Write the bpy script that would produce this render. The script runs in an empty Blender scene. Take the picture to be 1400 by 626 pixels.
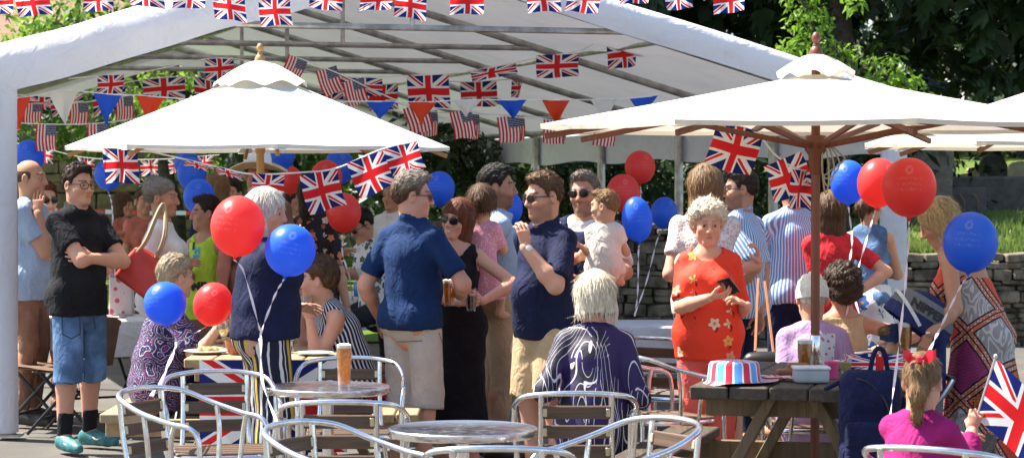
import bpy, math, random
import numpy as np
from mathutils import Vector, Matrix
from mathutils.bvhtree import BVHTree
R = math.radians
sc = bpy.context.scene
col = sc.collection
rng = random.Random(7)
npr = np.random.default_rng(11)

# ---------------------------------------------------------------- camera, world, sun, exposure
F, HY, CH = 3200.0, 246.0, 1.72          # focal length in photo pixels, horizon row, camera height
cam = bpy.data.cameras.new('camera'); camo = bpy.data.objects.new('camera', cam); col.objects.link(camo)
cam.sensor_width = 36; cam.lens = 36 * F / 1400; cam.clip_end = 500
camo.location = (0, 0, CH); camo.rotation_euler = (R(90) - math.atan((313 - HY) / F), 0, 0)
cam.dof.use_dof = True; cam.dof.focus_distance = 12.4; cam.dof.aperture_fstop = 7.1
sc.camera = camo
world = bpy.data.worlds.new('World'); sc.world = world; world.use_nodes = True
SUN = Vector((-0.52, 0.20, 0.83)).normalized()
wn = world.node_tree.nodes; sky = wn.new('ShaderNodeTexSky'); sky.sky_type = 'NISHITA'; sky.sun_disc = False
sky.sun_elevation = math.asin(SUN.z); sky.sun_rotation = math.atan2(SUN.x, SUN.y); sky.dust_density = 1.5
wn['Background'].inputs[1].default_value = 0.095
world.node_tree.links.new(sky.outputs[0], wn['Background'].inputs[0])
sl = bpy.data.lights.new('sun', 'SUN'); slo = bpy.data.objects.new('sun', sl); col.objects.link(slo)
sl.energy = 5.0; sl.angle = R(0.5); sl.color = (1, .94, .84)
slo.rotation_euler = SUN.to_track_quat('Z', 'Y').to_euler(); slo.location = SUN * 60
sc.view_settings.view_transform = 'Standard'; sc.view_settings.look = 'None'
sc.view_settings.exposure = 1.6; sc.view_settings.gamma = 1
sc.cycles.max_bounces = 8; sc.cycles.diffuse_bounces = 4; sc.cycles.transparent_max_bounces = 12
sc.cycles.sample_clamp_indirect = 6; sc.cycles.use_denoising = True

def W(px, py, d):                         # the point at depth d seen at a photo pixel
    return np.array([(px - 700) * d / F, d, CH - (py - HY) * d / F])

# ---------------------------------------------------------------- shader helpers
class X:                                   # arithmetic on shader sockets
    def __init__(s, nt, k): s.nt, s.k = nt, k
    def _m(s, op, *a):
        n = s.nt.nodes.new('ShaderNodeMath'); n.operation = op
        for i, v in enumerate(a):
            if isinstance(v, X): s.nt.links.new(v.k, n.inputs[i])
            else: n.inputs[i].default_value = v
        return X(s.nt, n.outputs[0])
    def __add__(s, o): return s._m('ADD', s, o)
    __radd__ = __add__
    def __sub__(s, o): return s._m('SUBTRACT', s, o)
    def __rsub__(s, o): return s._m('SUBTRACT', o, s)
    def __mul__(s, o): return s._m('MULTIPLY', s, o)
    __rmul__ = __mul__
    def __truediv__(s, o): return s._m('DIVIDE', s, o)
    def lt(s, o): return s._m('LESS_THAN', s, o)
    def gt(s, o): return s._m('GREATER_THAN', s, o)
    def abs(s): return s._m('ABSOLUTE', s)
    def fr(s): return s._m('FRACT', s)
    def fl(s): return s._m('FLOOR', s)
    def sin(s): return s._m('SINE', s)
    def sqrt(s): return s._m('SQRT', s)
    def mx(s, o): return s._m('MAXIMUM', s, o)
    def mn(s, o): return s._m('MINIMUM', s, o)
    def at2(s, o): return s._m('ARCTAN2', s, o)
    def ss(s, a, b):
        n = s.nt.nodes.new('ShaderNodeMapRange'); n.interpolation_type = 'SMOOTHSTEP'
        s.nt.links.new(s.k, n.inputs[0]); n.inputs[1].default_value = a; n.inputs[2].default_value = b
        return X(s.nt, n.outputs[0])

class Mt:                                  # one material under construction
    def __init__(s, name, rough=.6, metal=0, spec=.5, col=None):
        s.m = bpy.data.materials.new(name); s.m.use_nodes = True; s.nt = s.m.node_tree
        s.b = s.nt.nodes['Principled BSDF']; s.b.inputs['Roughness'].default_value = rough
        s.b.inputs['Metallic'].default_value = metal; s.b.inputs['Specular IOR Level'].default_value = spec
        if col: s.b.inputs['Base Color'].default_value = (*col, 1)
    def lk(s, a, b): s.nt.links.new(a, b)
    def co(s, kind='Object'):
        if kind in ('Object', 'Generated', 'UV'):
            return s.nt.nodes.new('ShaderNodeTexCoord').outputs[kind]
        n = s.nt.nodes.new('ShaderNodeAttribute'); n.attribute_name = kind; return n.outputs['Vector']
    def mapv(s, v, sx=1, sy=1, sz=1, rz=0):
        n = s.nt.nodes.new('ShaderNodeMapping'); s.lk(v, n.inputs[0]); n.inputs['Scale'].default_value = (sx, sy, sz)
        n.inputs['Rotation'].default_value = (0, 0, rz); return n.outputs[0]
    def xyz(s, v):
        n = s.nt.nodes.new('ShaderNodeSeparateXYZ'); s.lk(v, n.inputs[0]); return [X(s.nt, o) for o in n.outputs]
    def noise(s, v, scale, detail=3, rough=.55, dist=0):
        n = s.nt.nodes.new('ShaderNodeTexNoise'); s.lk(v, n.inputs['Vector']); n.inputs['Scale'].default_value = scale
        n.inputs['Detail'].default_value = detail; n.inputs['Roughness'].default_value = rough
        n.inputs['Distortion'].default_value = dist; return X(s.nt, n.outputs[0])
    def vor(s, v, scale, feature='F1', rnd=1):
        n = s.nt.nodes.new('ShaderNodeTexVoronoi'); n.feature = feature; s.lk(v, n.inputs['Vector'])
        n.inputs['Scale'].default_value = scale; n.inputs['Randomness'].default_value = rnd; return n.outputs
    def mix(s, f, a, b):
        n = s.nt.nodes.new('ShaderNodeMix'); n.data_type = 'RGBA'
        for i, v in ((0, f), (6, a), (7, b)):
            if isinstance(v, X): v = v.k
            if isinstance(v, (int, float)): n.inputs[i].default_value = v
            elif isinstance(v, tuple): n.inputs[i].default_value = (*v, 1)
            else: s.lk(v, n.inputs[i])
        return n.outputs[2]
    def ramp(s, f, stops, mode='LINEAR'):
        n = s.nt.nodes.new('ShaderNodeValToRGB'); n.color_ramp.interpolation = mode; e = n.color_ramp.elements
        while len(e) < len(stops): e.new(.5)
        for q, (p, c) in zip(e, stops): q.position = p; q.color = (*c, 1)
        s.lk(f.k, n.inputs[0]); return n.outputs[0]
    def base(s, c):
        if isinstance(c, tuple): s.b.inputs['Base Color'].default_value = (*c, 1)
        else: s.lk(c, s.b.inputs['Base Color'])
        s.c = c; return s
    def bump(s, h, strength=.3, dist=.01):
        n = s.nt.nodes.new('ShaderNodeBump'); n.inputs['Strength'].default_value = strength
        n.inputs['Distance'].default_value = dist; s.lk(h.k if isinstance(h, X) else h, n.inputs['Height'])
        s.lk(n.outputs[0], s.b.inputs['Normal']); return s
    def thin(s, amt, tint=None):           # light passing through a thin sheet
        t = s.nt.nodes.new('ShaderNodeBsdfTranslucent'); mx = s.nt.nodes.new('ShaderNodeMixShader')
        c = tint if tint is not None else s.c
        if isinstance(c, tuple): t.inputs[0].default_value = (*c, 1)
        else: s.lk(c, t.inputs[0])
        mx.inputs[0].default_value = amt; s.lk(s.b.outputs[0], mx.inputs[1]); s.lk(t.outputs[0], mx.inputs[2])
        s.lk(mx.outputs[0], s.nt.nodes['Material Output'].inputs[0]); return s

def fabric(name, c, var=.18, rough=.85, weave=260, thin=0, fold=.35):
    t = Mt(name, rough, spec=.2); v = t.co()
    f = t.noise(v, 9, 4)
    t.base(t.mix(f.ss(.3, .7), tuple(q * (1 - var) for q in c), tuple(min(1, q * (1 + var)) for q in c)))
    rg = 1 - (t.noise(t.mapv(v, 1, 1, .6), 7, 3, .5, 1.4) * 2 - 1).abs(); rg2 = 1 - (t.noise(t.mapv(v, 1, 1, .8, .5), 13, 2, .5, .8) * 2 - 1).abs()
    h = t.noise(v, weave, 2) * .06 + rg.ss(.7, 1) * .6 + rg2.ss(.75, 1) * .35 + t.noise(v, 22, 3) * .4
    t.bump(h, fold * .85, .02)
    if thin: t.thin(thin)
    return t.m
def plain(name, c, rough=.5, metal=0, var=.12, scale=14, bump=.12, spec=.5):
    t = Mt(name, rough, metal, spec); v = t.co(); f = t.noise(v, scale, 4)
    t.base(t.mix(f.ss(.3, .7), tuple(q * (1 - var) for q in c), tuple(min(1, q * (1 + var)) for q in c)))
    if bump: t.bump(t.noise(v, scale * 6, 3), bump, .004)
    return t.m
def wood(name, c, dark=.55, rough=.6, ax='x', scale=1., bump=.4):
    t = Mt(name, rough, spec=.35); v = t.co()
    s = dict(x=(1.2, 16, 16), y=(16, 1.2, 16), z=(16, 16, 1.2))[ax]
    f = t.noise(t.mapv(v, *[q * scale for q in s]), 2.2, 5, .65, .6)
    g = t.noise(v, 3.5, 3)
    c2 = t.mix(f.ss(.35, .68), tuple(q * dark for q in c), c)
    t.base(t.mix(g.ss(.35, .75) * .45, c2, tuple(q * .62 + .03 for q in c)))
    t.bump(f, bump, .006); return t.m

# ---------------------------------------------------------------- object helpers
def setp(o, label=None, cat=None, group=None, kind=None):
    if label: o['label'] = label
    if cat: o['category'] = cat
    if group: o['group'] = group
    if kind: o['kind'] = kind
    return o
def empty(name, loc=(0, 0, 0), label=None, cat=None, group=None):
    o = bpy.data.objects.new(name, None); col.objects.link(o); o.location = tuple(loc); o.empty_display_size = .1
    return setp(o, label, cat, group)
def link(name, me, mat=None, parent=None, loc=(0, 0, 0)):
    o = bpy.data.objects.new(name, me); col.objects.link(o); o.location = tuple(loc)
    if mat is not None:
        for m in (mat if isinstance(mat, (list, tuple)) else [mat]): me.materials.append(m)
    if parent is not None: o.parent = parent
    return o
def copy_tree(o, parent=None):
    c = o.copy(); col.objects.link(c)
    if parent is not None: c.parent = parent
    for ch in [q for q in bpy.data.objects if q.parent == o]: copy_tree(ch, c)
    return c
def fast_mesh(name, V, Q, smooth=True):    # quads from numpy arrays
    me = bpy.data.meshes.new(name); V = np.asarray(V, np.float32); Q = np.asarray(Q, np.int32); k = Q.shape[1]
    me.vertices.add(len(V)); me.vertices.foreach_set('co', V.ravel())
    me.loops.add(Q.size); me.loops.foreach_set('vertex_index', Q.ravel())
    me.polygons.add(len(Q)); me.polygons.foreach_set('loop_start', np.arange(0, Q.size, k, dtype=np.int32))
    me.polygons.foreach_set('loop_total', np.full(len(Q), k, np.int32))
    if smooth: me.polygons.foreach_set('use_smooth', np.ones(len(Q), bool))
    me.update(calc_edges=True); me.validate(); return me
class MB:                                  # collects shapes and builds ONE mesh
    def __init__(s): s.v, s.f, s.sm = [], [], []
    def add(s, V, Fs, smooth=False):
        n = len(s.v); s.v += [tuple(map(float, p)) for p in V]
        s.f += [tuple(i + n for i in f) for f in Fs]; s.sm += [smooth] * len(Fs); return s
    def box(s, c, size, M=None, bev=0):
        x, y, z = [q / 2 for q in size]; b = min(bev, x * .9, y * .9, z * .9)
        if b <= 0:
            P = [(sx * x, sy * y, sz * z) for sx in (-1, 1) for sy in (-1, 1) for sz in (-1, 1)]
            Fs = [(0, 1, 3, 2), (4, 6, 7, 5), (0, 4, 5, 1), (2, 3, 7, 6), (0, 2, 6, 4), (1, 5, 7, 3)]
        else:                              # edges chamfered in plan and at top and bottom
            ring = lambda a, q, zz: [(a - b, q, zz), (-a + b, q, zz), (-a, q - b, zz), (-a, -q + b, zz), (-a + b, -q, zz), (a - b, -q, zz), (a, -q + b, zz), (a, q - b, zz)]
            P = ring(x - b, y - b, -z) + ring(x, y, -z + b) + ring(x, y, z - b) + ring(x - b, y - b, z)
            Fs = [tuple(range(7, -1, -1)), tuple(range(24, 32))]
            for k in range(3):
                for i in range(8): j = (i + 1) % 8; Fs.append((k * 8 + i, k * 8 + j, k * 8 + 8 + j, k * 8 + 8 + i))
        if M is not None: P = [tuple(M @ Vector(p)) for p in P]
        return s.add([(p[0] + c[0], p[1] + c[1], p[2] + c[2]) for p in P], Fs)
    def beam(s, a, b, w, h, up=(0, 0, 1), bev=.004):
        a, b = Vector(a), Vector(b); d = (b - a); L = d.length; d.normalize(); u = Vector(up)
        r = d.cross(u); 
        if r.length < 1e-4: r = d.cross(Vector((1, 0, 0)))
        r.normalize(); u = r.cross(d)
        return s.box((a + b) / 2, (L, w, h), Matrix((d, r, u)).transposed(), bev)
    def tube(s, pts, r, seg=8, closed=False, cap=True):
        P = [np.array(p, float) for p in pts]; n = len(P); rr = r if hasattr(r, '__len__') else [r] * n; V = []; nrm = None
        for i in range(n):
            t = (P[(i + 1) % n] - P[i - 1]) if closed else (P[min(i + 1, n - 1)] - P[max(i - 1, 0)])
            t = t / (np.linalg.norm(t) + 1e-9)
            if nrm is None: nrm = np.cross(t, (0, 0, 1) if abs(t[2]) < .9 else (1, 0, 0))
            nrm = nrm - t * np.dot(nrm, t); nrm /= np.linalg.norm(nrm) + 1e-9; bn = np.cross(t, nrm)
            V += [P[i] + rr[i] * (math.cos(q) * nrm + math.sin(q) * bn) for q in np.linspace(0, 2 * math.pi, seg, endpoint=False)]
        Fs = []
        for i in range(n if closed else n - 1):
            k = (i + 1) % n
            for j in range(seg): m = (j + 1) % seg; Fs.append((i * seg + j, i * seg + m, k * seg + m, k * seg + j))
        if cap and not closed: Fs += [tuple(range(seg - 1, -1, -1)), tuple((n - 1) * seg + j for j in range(seg))]
        return s.add(V, Fs, True)
    def lathe(s, prof, c=(0, 0, 0), seg=24, M=None, sx=1, sy=1):
        V = []; n = len(prof)
        for r, z in prof:
            for q in np.linspace(0, 2 * math.pi, seg, endpoint=False):
                p = Vector((r * math.cos(q) * sx, r * math.sin(q) * sy, z))
                if M is not None: p = M @ p
                V.append((p[0] + c[0], p[1] + c[1], p[2] + c[2]))
        Fs = [(i * seg + j, i * seg + (j + 1) % seg, (i + 1) * seg + (j + 1) % seg, (i + 1) * seg + j) for i in range(n - 1) for j in range(seg)]
        if prof[0][0] > 1e-5: Fs.append(tuple(range(seg - 1, -1, -1)))
        if prof[-1][0] > 1e-5: Fs.append(tuple((n - 1) * seg + j for j in range(seg)))
        return s.add(V, Fs, True)
    def grid(s, P, smooth=True):           # P[i][j] points
        P = np.asarray(P, float); a, b = P.shape[:2]
        return s.add(P.reshape(-1, 3), [(i * b + j, i * b + j + 1, (i + 1) * b + j + 1, (i + 1) * b + j) for i in range(a - 1) for j in range(b - 1)], smooth)
    def build(s, name, mat, parent=None, loc=(0, 0, 0), sharp=None):
        me = bpy.data.meshes.new(name); me.from_pydata(s.v, [], s.f); me.polygons.foreach_set('use_smooth', s.sm); me.update()
        if any(s.sm):
            try: me.set_sharp_from_angle(angle=R(sharp or 42))
            except Exception: pass
        return link(name, me, mat, parent, loc)
def curve(pts, n=24):                      # Catmull-Rom through points
    P = [np.array(p, float) for p in pts]; P = [2 * P[0] - P[1]] + P + [2 * P[-1] - P[-2]]; out = []; k = len(P) - 3
    for i in range(k):
        for t in np.linspace(0, 1, max(2, n // k), endpoint=(i == k - 1)):
            a, b, c, d = P[i:i + 4]
            out.append(.5 * (2 * b + (c - a) * t + (2 * a - 5 * b + 4 * c - d) * t * t + (3 * b - a - 3 * c + d) * t ** 3))
    return out
def text_mesh(txt, size, ext=0.001, bold=0):
    cu = bpy.data.curves.new('txt', 'FONT'); cu.body = txt; cu.size = size; cu.extrude = ext; cu.offset = bold
    cu.align_x = 'CENTER'; cu.align_y = 'CENTER'
    o = bpy.data.objects.new('txt', cu); col.objects.link(o); bpy.context.view_layer.update()
    me = bpy.data.meshes.new_from_object(o.evaluated_get(bpy.context.evaluated_depsgraph_get()))
    bpy.data.objects.remove(o); bpy.data.curves.remove(cu); return me
# ---------------------------------------------------------------- implicit surfaces: bodies, hair and clothes grow as one skin
def A(*v): return np.array(v, float)
def nz(v): v = np.asarray(v, float); return v / (np.linalg.norm(v) + 1e-12)
def cap(a, b, ra, rb, k=.02, op='u', fa=False, fb=False):
    a, b = np.asarray(a, float), np.asarray(b, float); ba = b - a; L2 = float(ba @ ba) + 1e-9; L = L2 ** .5
    def fn(x, y, z):
        px, py, pz = x - a[0], y - a[1], z - a[2]; h = (px * ba[0] + py * ba[1] + pz * ba[2]) / L2; t = np.clip(h, 0, 1)
        d = np.sqrt((px - t * ba[0]) ** 2 + (py - t * ba[1]) ** 2 + (pz - t * ba[2]) ** 2) - (ra + (rb - ra) * t)
        if fb: d = np.maximum(d, (h - 1) * L)
        if fa: d = np.maximum(d, -h * L)
        return d
    m = max(ra, rb); return (op, k, fn, np.minimum(a, b) - m, np.maximum(a, b) + m)
def ecap(a, b, ra, rb, side, k=.03, op='u', fa=False, fb=False):
    a, b = np.asarray(a, float), np.asarray(b, float); ba = b - a; L = np.linalg.norm(ba) + 1e-9; u = ba / L
    s = nz(np.asarray(side) - u * (np.asarray(side) @ u)); q = np.cross(u, s)
    def fn(x, y, z):
        px, py, pz = x - a[0], y - a[1], z - a[2]; h = px * u[0] + py * u[1] + pz * u[2]; t = np.clip(h / L, 0, 1)
        e = px * s[0] + py * s[1] + pz * s[2]; g = px * q[0] + py * q[1] + pz * q[2]; w = h - t * L
        rx = ra[0] + (rb[0] - ra[0]) * t; ry = ra[1] + (rb[1] - ra[1]) * t; m = np.minimum(rx, ry)
        k0 = np.sqrt((e / rx) ** 2 + (g / ry) ** 2 + (w / m) ** 2); k1 = np.sqrt((e / rx ** 2) ** 2 + (g / ry ** 2) ** 2 + (w / m ** 2) ** 2) + 1e-6
        d = k0 * (k0 - 1) / k1
        if fb: d = np.maximum(d, h - L)
        if fa: d = np.maximum(d, -h)
        return d
    m = max(*ra, *rb); return (op, k, fn, np.minimum(a, b) - m, np.maximum(a, b) + m)
def ell(c, r, k=.02, op='u', M=None):
    c = np.asarray(c, float)
    def fn(x, y, z):
        p = [x - c[0], y - c[1], z - c[2]]
        if M is not None: p = [M[0][i] * p[0] + M[1][i] * p[1] + M[2][i] * p[2] for i in range(3)]
        k0 = np.sqrt(sum((p[i] / r[i]) ** 2 for i in range(3))); k1 = np.sqrt(sum((p[i] / r[i] ** 2) ** 2 for i in range(3))) + 1e-6
        return k0 * (k0 - 1) / k1
    m = max(r) if M is not None else np.array(r); return (op, k, fn, c - m, c + m)
def plane(n, p, k=.004):                   # keep the side n points away from
    n = nz(n); return ('i', k, lambda x, y, z: (x - p[0]) * n[0] + (y - p[1]) * n[1] + (z - p[2]) * n[2], None, None)
def torus(c, n, R0, r, sx=None, k=.006, ratio=1.):
    c = np.asarray(c, float); n = nz(n); s = nz(np.asarray(sx) - n * (np.asarray(sx) @ n)); q = np.cross(n, s)
    def fn(x, y, z):
        px, py, pz = x - c[0], y - c[1], z - c[2]; h = px * n[0] + py * n[1] + pz * n[2]
        e = px * s[0] + py * s[1] + pz * s[2]; g = (px * q[0] + py * q[1] + pz * q[2]) / ratio
        return np.sqrt((np.sqrt(e * e + g * g) - R0) ** 2 + (h * .55) ** 2) - r
    m = R0 * max(1, ratio) + r * 3; return ('u', k, fn, c - m, c + m)
def grow(prims, h, disp=None, lo=None, hi=None):
    U = [p for p in prims if p[0] == 'u']; pad = 3 * h
    if lo is None: lo = np.min([p[3] for p in U], 0) - pad; hi = np.max([p[4] for p in U], 0) + pad
    n = np.ceil((hi - lo) / h).astype(int) + 1; ax = [(lo[i] + h * np.arange(n[i])).astype(np.float32) for i in range(3)]
    D = np.full(n, .3, np.float32)
    for op, k, fn, bl, bh in prims:
        if bl is None: sl = (slice(None),) * 3
        else:
            m = k + 4 * h; sl = []
            for i in range(3):
                i0 = int(max(0, math.floor((bl[i] - m - lo[i]) / h))); i1 = int(min(n[i], math.ceil((bh[i] + m - lo[i]) / h) + 1)); sl.append(slice(i0, max(i0, i1)))
            sl = tuple(sl)
            if any(q.stop is not None and q.stop <= q.start for q in sl): continue
        x, y, z = ax[0][sl[0]][:, None, None], ax[1][sl[1]][None, :, None], ax[2][sl[2]][None, None, :]
        d = fn(x, y, z).astype(np.float32); S = D[sl]
        if op == 'u': g = np.maximum(k - np.abs(S - d), 0); D[sl] = np.minimum(S, d) - g * g / (4 * k)
        else:
            if op == 's': d = -d
            g = np.maximum(k - np.abs(S - d), 0); D[sl] = np.maximum(S, d) + g * g / (4 * k)
    if disp is not None: D += disp(ax[0][:, None, None], ax[1][None, :, None], ax[2][None, None, :]).astype(np.float32)
    S = D < 0; C = sum(S[a:n[0] - 1 + a, b:n[1] - 1 + b, c:n[2] - 1 + c].astype(np.int8) for a in (0, 1) for b in (0, 1) for c in (0, 1))
    act = (C > 0) & (C < 8); ai = np.argwhere(act); N = len(ai)
    if N == 0: return np.zeros((0, 3)), np.zeros((0, 4), int)
    idx = np.full(act.shape, -1, np.int32); idx[act] = np.arange(N)
    off = np.array([(a, b, c) for a in (0, 1) for b in (0, 1) for c in (0, 1)]); V8 = np.stack([D[ai[:, 0] + o[0], ai[:, 1] + o[1], ai[:, 2] + o[2]] for o in off], 1)
    acc = np.zeros((N, 3)); cnt = np.zeros(N)
    for a in range(8):
        for b in range(a + 1, 8):
            if abs(off[a] - off[b]).sum() != 1: continue
            m = (V8[:, a] < 0) != (V8[:, b] < 0); t = V8[:, a] / np.where(m, V8[:, a] - V8[:, b], 1)
            acc += np.where(m[:, None], off[a] + t[:, None] * (off[b] - off[a]), 0); cnt += m
    V = (ai + acc / cnt[:, None]) * h + lo; Q = []
    for a in range(3):
        b, c = (a + 1) % 3, (a + 2) % 3; s0 = [slice(1, -1)] * 3; s1 = [slice(1, -1)] * 3; s0[a] = slice(0, -1); s1[a] = slice(1, None)
        A0, A1 = S[tuple(s0)], S[tuple(s1)]; e = np.argwhere(A0 != A1); flip = ~A0[A0 != A1]
        base = e + np.array([0 if i == a else 1 for i in range(3)]); g = lambda db, dc: idx[tuple((base - np.eye(3, dtype=int)[b] * db - np.eye(3, dtype=int)[c] * dc).T)]
        q = np.stack([g(1, 1), g(0, 1), g(0, 0), g(1, 0)], 1); q[flip] = q[flip][:, ::-1]; Q.append(q)
    Q = np.concatenate(Q); return V, Q[(Q >= 0).all(1)]
def set_col(me, C):
    a = me.color_attributes.new('Col', 'FLOAT_COLOR', 'POINT'); q = np.ones((len(C), 4), np.float32); q[:, :3] = C; a.data.foreach_set('color', q.ravel())
def waves(seed, f, dirs=None):             # cheap smooth random field
    r = np.random.default_rng(seed); K = r.normal(size=(5, 3)) * f; P = r.uniform(0, 6.3, 5)
    if dirs is not None: K *= np.array(dirs)
    def fn(x, y, z):
        s = 0; w = np.sin(K[4, 0] * x * .5 + K[4, 1] * y * .5 + K[4, 2] * z * .5 + P[4]) * 1.6
        for i in range(4): s = s + np.sin(K[i, 0] * x + K[i, 1] * y + K[i, 2] * z + P[i] + w)
        return s * .25
    return fn

def skin_mat():
    t = Mt('skin', .56, spec=.25); c = t.co('Col'); v = t.co()
    f = t.noise(v, 28, 5, .7); f2 = t.noise(v, 9, 3); t.base(t.mix(f2.ss(.4, .7) * .3, t.mix(f.ss(.35, .7) * .35, c, t.mix(.5, c, (.5, .15, .09))), t.mix(.35, c, (.62, .42, .26))))
    t.b.inputs['Subsurface Weight'].default_value = .12; t.b.inputs['Subsurface Radius'].default_value = (.02, .008, .004); t.b.inputs['Subsurface Scale'].default_value = .4
    t.bump(t.noise(v, 180, 2), .08, .003); return t.m
def hair_mat():
    t = Mt('hair', .55, spec=.22); c = t.co('Col'); v = t.co()
    f = t.noise(t.mapv(v, 130, 130, 14), 1.4, 4, .6, .4); n = t.nt.nodes.new('ShaderNodeVectorMath'); n.operation = 'MULTIPLY'; t.lk(c, n.inputs[0]); n.inputs[1].default_value = (.64, .60, .56); dk = n.outputs[0]; t.base(t.mix(f.ss(.3, .7), dk, c))
    t.bump(f, .4, .006); return t.m
SKIN, HAIR = skin_mat(), hair_mat()
SK = dict(fair=A(.55, .315, .205), pink=A(.58, .31, .215), tan=A(.46, .235, .145), red=A(.45, .17, .11), brown=A(.37, .19, .115))
HC = dict(black=A(.018, .014, .012), dark=A(.045, .026, .016), brown=A(.10, .052, .026), light=A(.26, .15, .07), auburn=A(.14, .045, .02), grey=A(.20, .17, .14), blond=A(.50, .36, .18), ash=A(.42, .34, .22), white=A(.72, .66, .53), silver=A(.60, .57, .50))

FR = lambda a: A(math.sin(R(a)), -math.cos(R(a)), 0)     # 0 faces the camera, 90 the right of the photo, 180 away
def ik(S, T, a, b, pole):
    v = T - S; d = np.clip(np.linalg.norm(v), abs(a - b) + .02, a + b - .004); u = nz(v); p = nz(pole - u * (pole @ u))
    m = (a * a - b * b + d * d) / (2 * d); E = S + u * m + p * math.sqrt(max(a * a - m * m, 0)); return E, S + u * d
class Sk: pass
def skeleton(px, d, face, top=None, H=None, sex='m', look=None, pitch=0, roll=0, lean=0, slean=0, pose='stand', L=None, R=None, fat=1., hz=None, stance=.055, hs=None, neckf=0, step=0, twist=0, up=0):
    k = Sk(); s = F / d; k.top = CH + (HY - top) / s if top is not None else None
    if H is None: H = k.top
    H *= .985 if sex != 'c' else 1; fat = 1 + (fat - 1) * .7; k.H, k.sex, k.fat, k.d, k.pose = H, sex, fat, d, pose; k.f = FR(face); k.r = A(k.f[1], -k.f[0], 0); k.u = A(0, 0, 1)
    la, sa = np.radians(lean), np.radians(slean)
    bend = lambda q: nz(k.u * math.cos(la * q) * math.cos(sa * q) + k.f * math.sin(la * q) + k.r * math.sin(sa * q))
    k.root = A((px - 700) * d / F, d, 0)
    hip = .53 * H
    if pose != 'stand': hip = hz if hz is not None else k.top - .47 * H + .02
    k.P = A(0, 0, hip); k.M = k.P + bend(.6) * .15 * H; k.N = k.M + bend(1) * .16 * H; k.T1, k.T = bend(.6), bend(1)
    tf = FR(face + twist); k.r2 = nz(A(tf[1], -tf[0], 0) + k.r * 0); k.r2 = nz(k.r2 - k.T * (k.r2 @ k.T) * .6); k.f2 = np.cross(k.T, k.r2)
    k.f2 = nz(k.f2) if k.f2 @ tf > -.5 else -nz(k.f2)
    sw = (.090 if sex == 'm' else .083 if sex == 'f' else .095) * H * (1 + .12 * (fat - 1)); k.sw = sw
    k.S = {q: k.N - k.T * .046 * H + k.r2 * g * sw for q, g in (('R', 1), ('L', -1))}
    k.hs = hs or (1.05 * (H * .5 + .86) / 1.75 if sex != 'c' else .9); lf = FR(face if look is None else look); lr = A(lf[1], -lf[0], 0); p, ro = np.radians(pitch), np.radians(roll)
    hf = lf * math.cos(p) - k.u * math.sin(p); hu = lf * math.sin(p) + k.u * math.cos(p); k.hr = lr * math.cos(ro) - hu * math.sin(ro); k.hu = hu * math.cos(ro) + lr * math.sin(ro); k.hf = hf
    k.Hc = k.N + nz(k.T * .75 + k.u * .5 + k.f * (.10 + neckf)) * (.147 if sex != 'c' else .14) * k.hs
    k.Rh = np.stack([k.hr, k.hf, k.hu], 1)
    if k.top is not None and pose == 'stand' and not lean: pass
    ua, fa = .175 * H, .15 * H; k.E, k.Wr, k.hd, k.pn, k.curl = {}, {}, {}, {}, {}
    for q, g, sp in (('R', 1, R), ('L', -1, L)):
        S = k.S[q]; out = k.r2 * g; sp = sp or {}; t = sp.get('t')
        if t is None: T = S + out * .05 * H - k.u * .318 * H + k.f * .035 * H
        elif len(t) == 3: T = W(t[0], t[1], d + t[2]) - k.root
        pole = dict(down=-k.u - k.f * .3 + out * .25, out=out - k.u * .4 - k.f * .2, back=-k.f - k.u * .3 + out * .2, fwd=k.f + out * .3 - k.u * .5)[sp.get('pole', 'back')]
        if 'pv' in sp: pole = A(*sp['pv'])
        k.E[q], k.Wr[q] = ik(S, T, ua, fa, pole); fd = nz(k.Wr[q] - k.E[q])
        k.hd[q] = nz(A(*sp['hd'])) if 'hd' in sp else nz(fd + (-.1 * k.u if t else 0 * k.u))
        pn = A(*sp['pn']) if 'pn' in sp else (-out if t is None else -out * .6 - k.u * .5 + k.f * .0); k.pn[q] = nz(pn - k.hd[q] * (pn @ k.hd[q])); k.curl[q] = sp.get('curl', .28)
    k.K, k.An, k.Toe, k.Hip = {}, {}, {}, {}
    for q, g in (('R', 1), ('L', -1)):
        hj = k.P + k.r * g * .05 * H; k.Hip[q] = hj; st = step * g * .08 * H
        if pose == 'stand': k.An[q] = A(0, 0, .045 * H) + k.r * g * stance * H + k.f * (st - .01 * H); k.K[q] = (hj + k.An[q]) / 2 + k.f * .022 * H + A(0, 0, .005 * H)
        elif pose == 'sit':
            k.K[q] = hj + k.f * .24 * H + k.r * g * .025 * H; k.K[q][2] = min(hj[2], .30 * H + .03); k.An[q] = A(k.K[q][0], k.K[q][1], .045 * H) - k.f * .03 * H
        elif pose == 'tuck': k.K[q] = hj + k.f * .14 * H + k.r * g * .08 * H - k.u * .02 * H; k.An[q] = hj + k.r * g * .06 * H - k.u * .10 * H + k.f * .03 * H
        else: k.K[q] = hj + k.f * .17 * H + k.r * g * .05 * H - k.u * .08 * H; k.An[q] = k.K[q] - k.u * .2 * H - k.f * .05 * H
        k.Toe[q] = k.An[q] + nz(k.f + k.r * g * .22) * .115 * H - k.u * .028 * H
    return k
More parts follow.
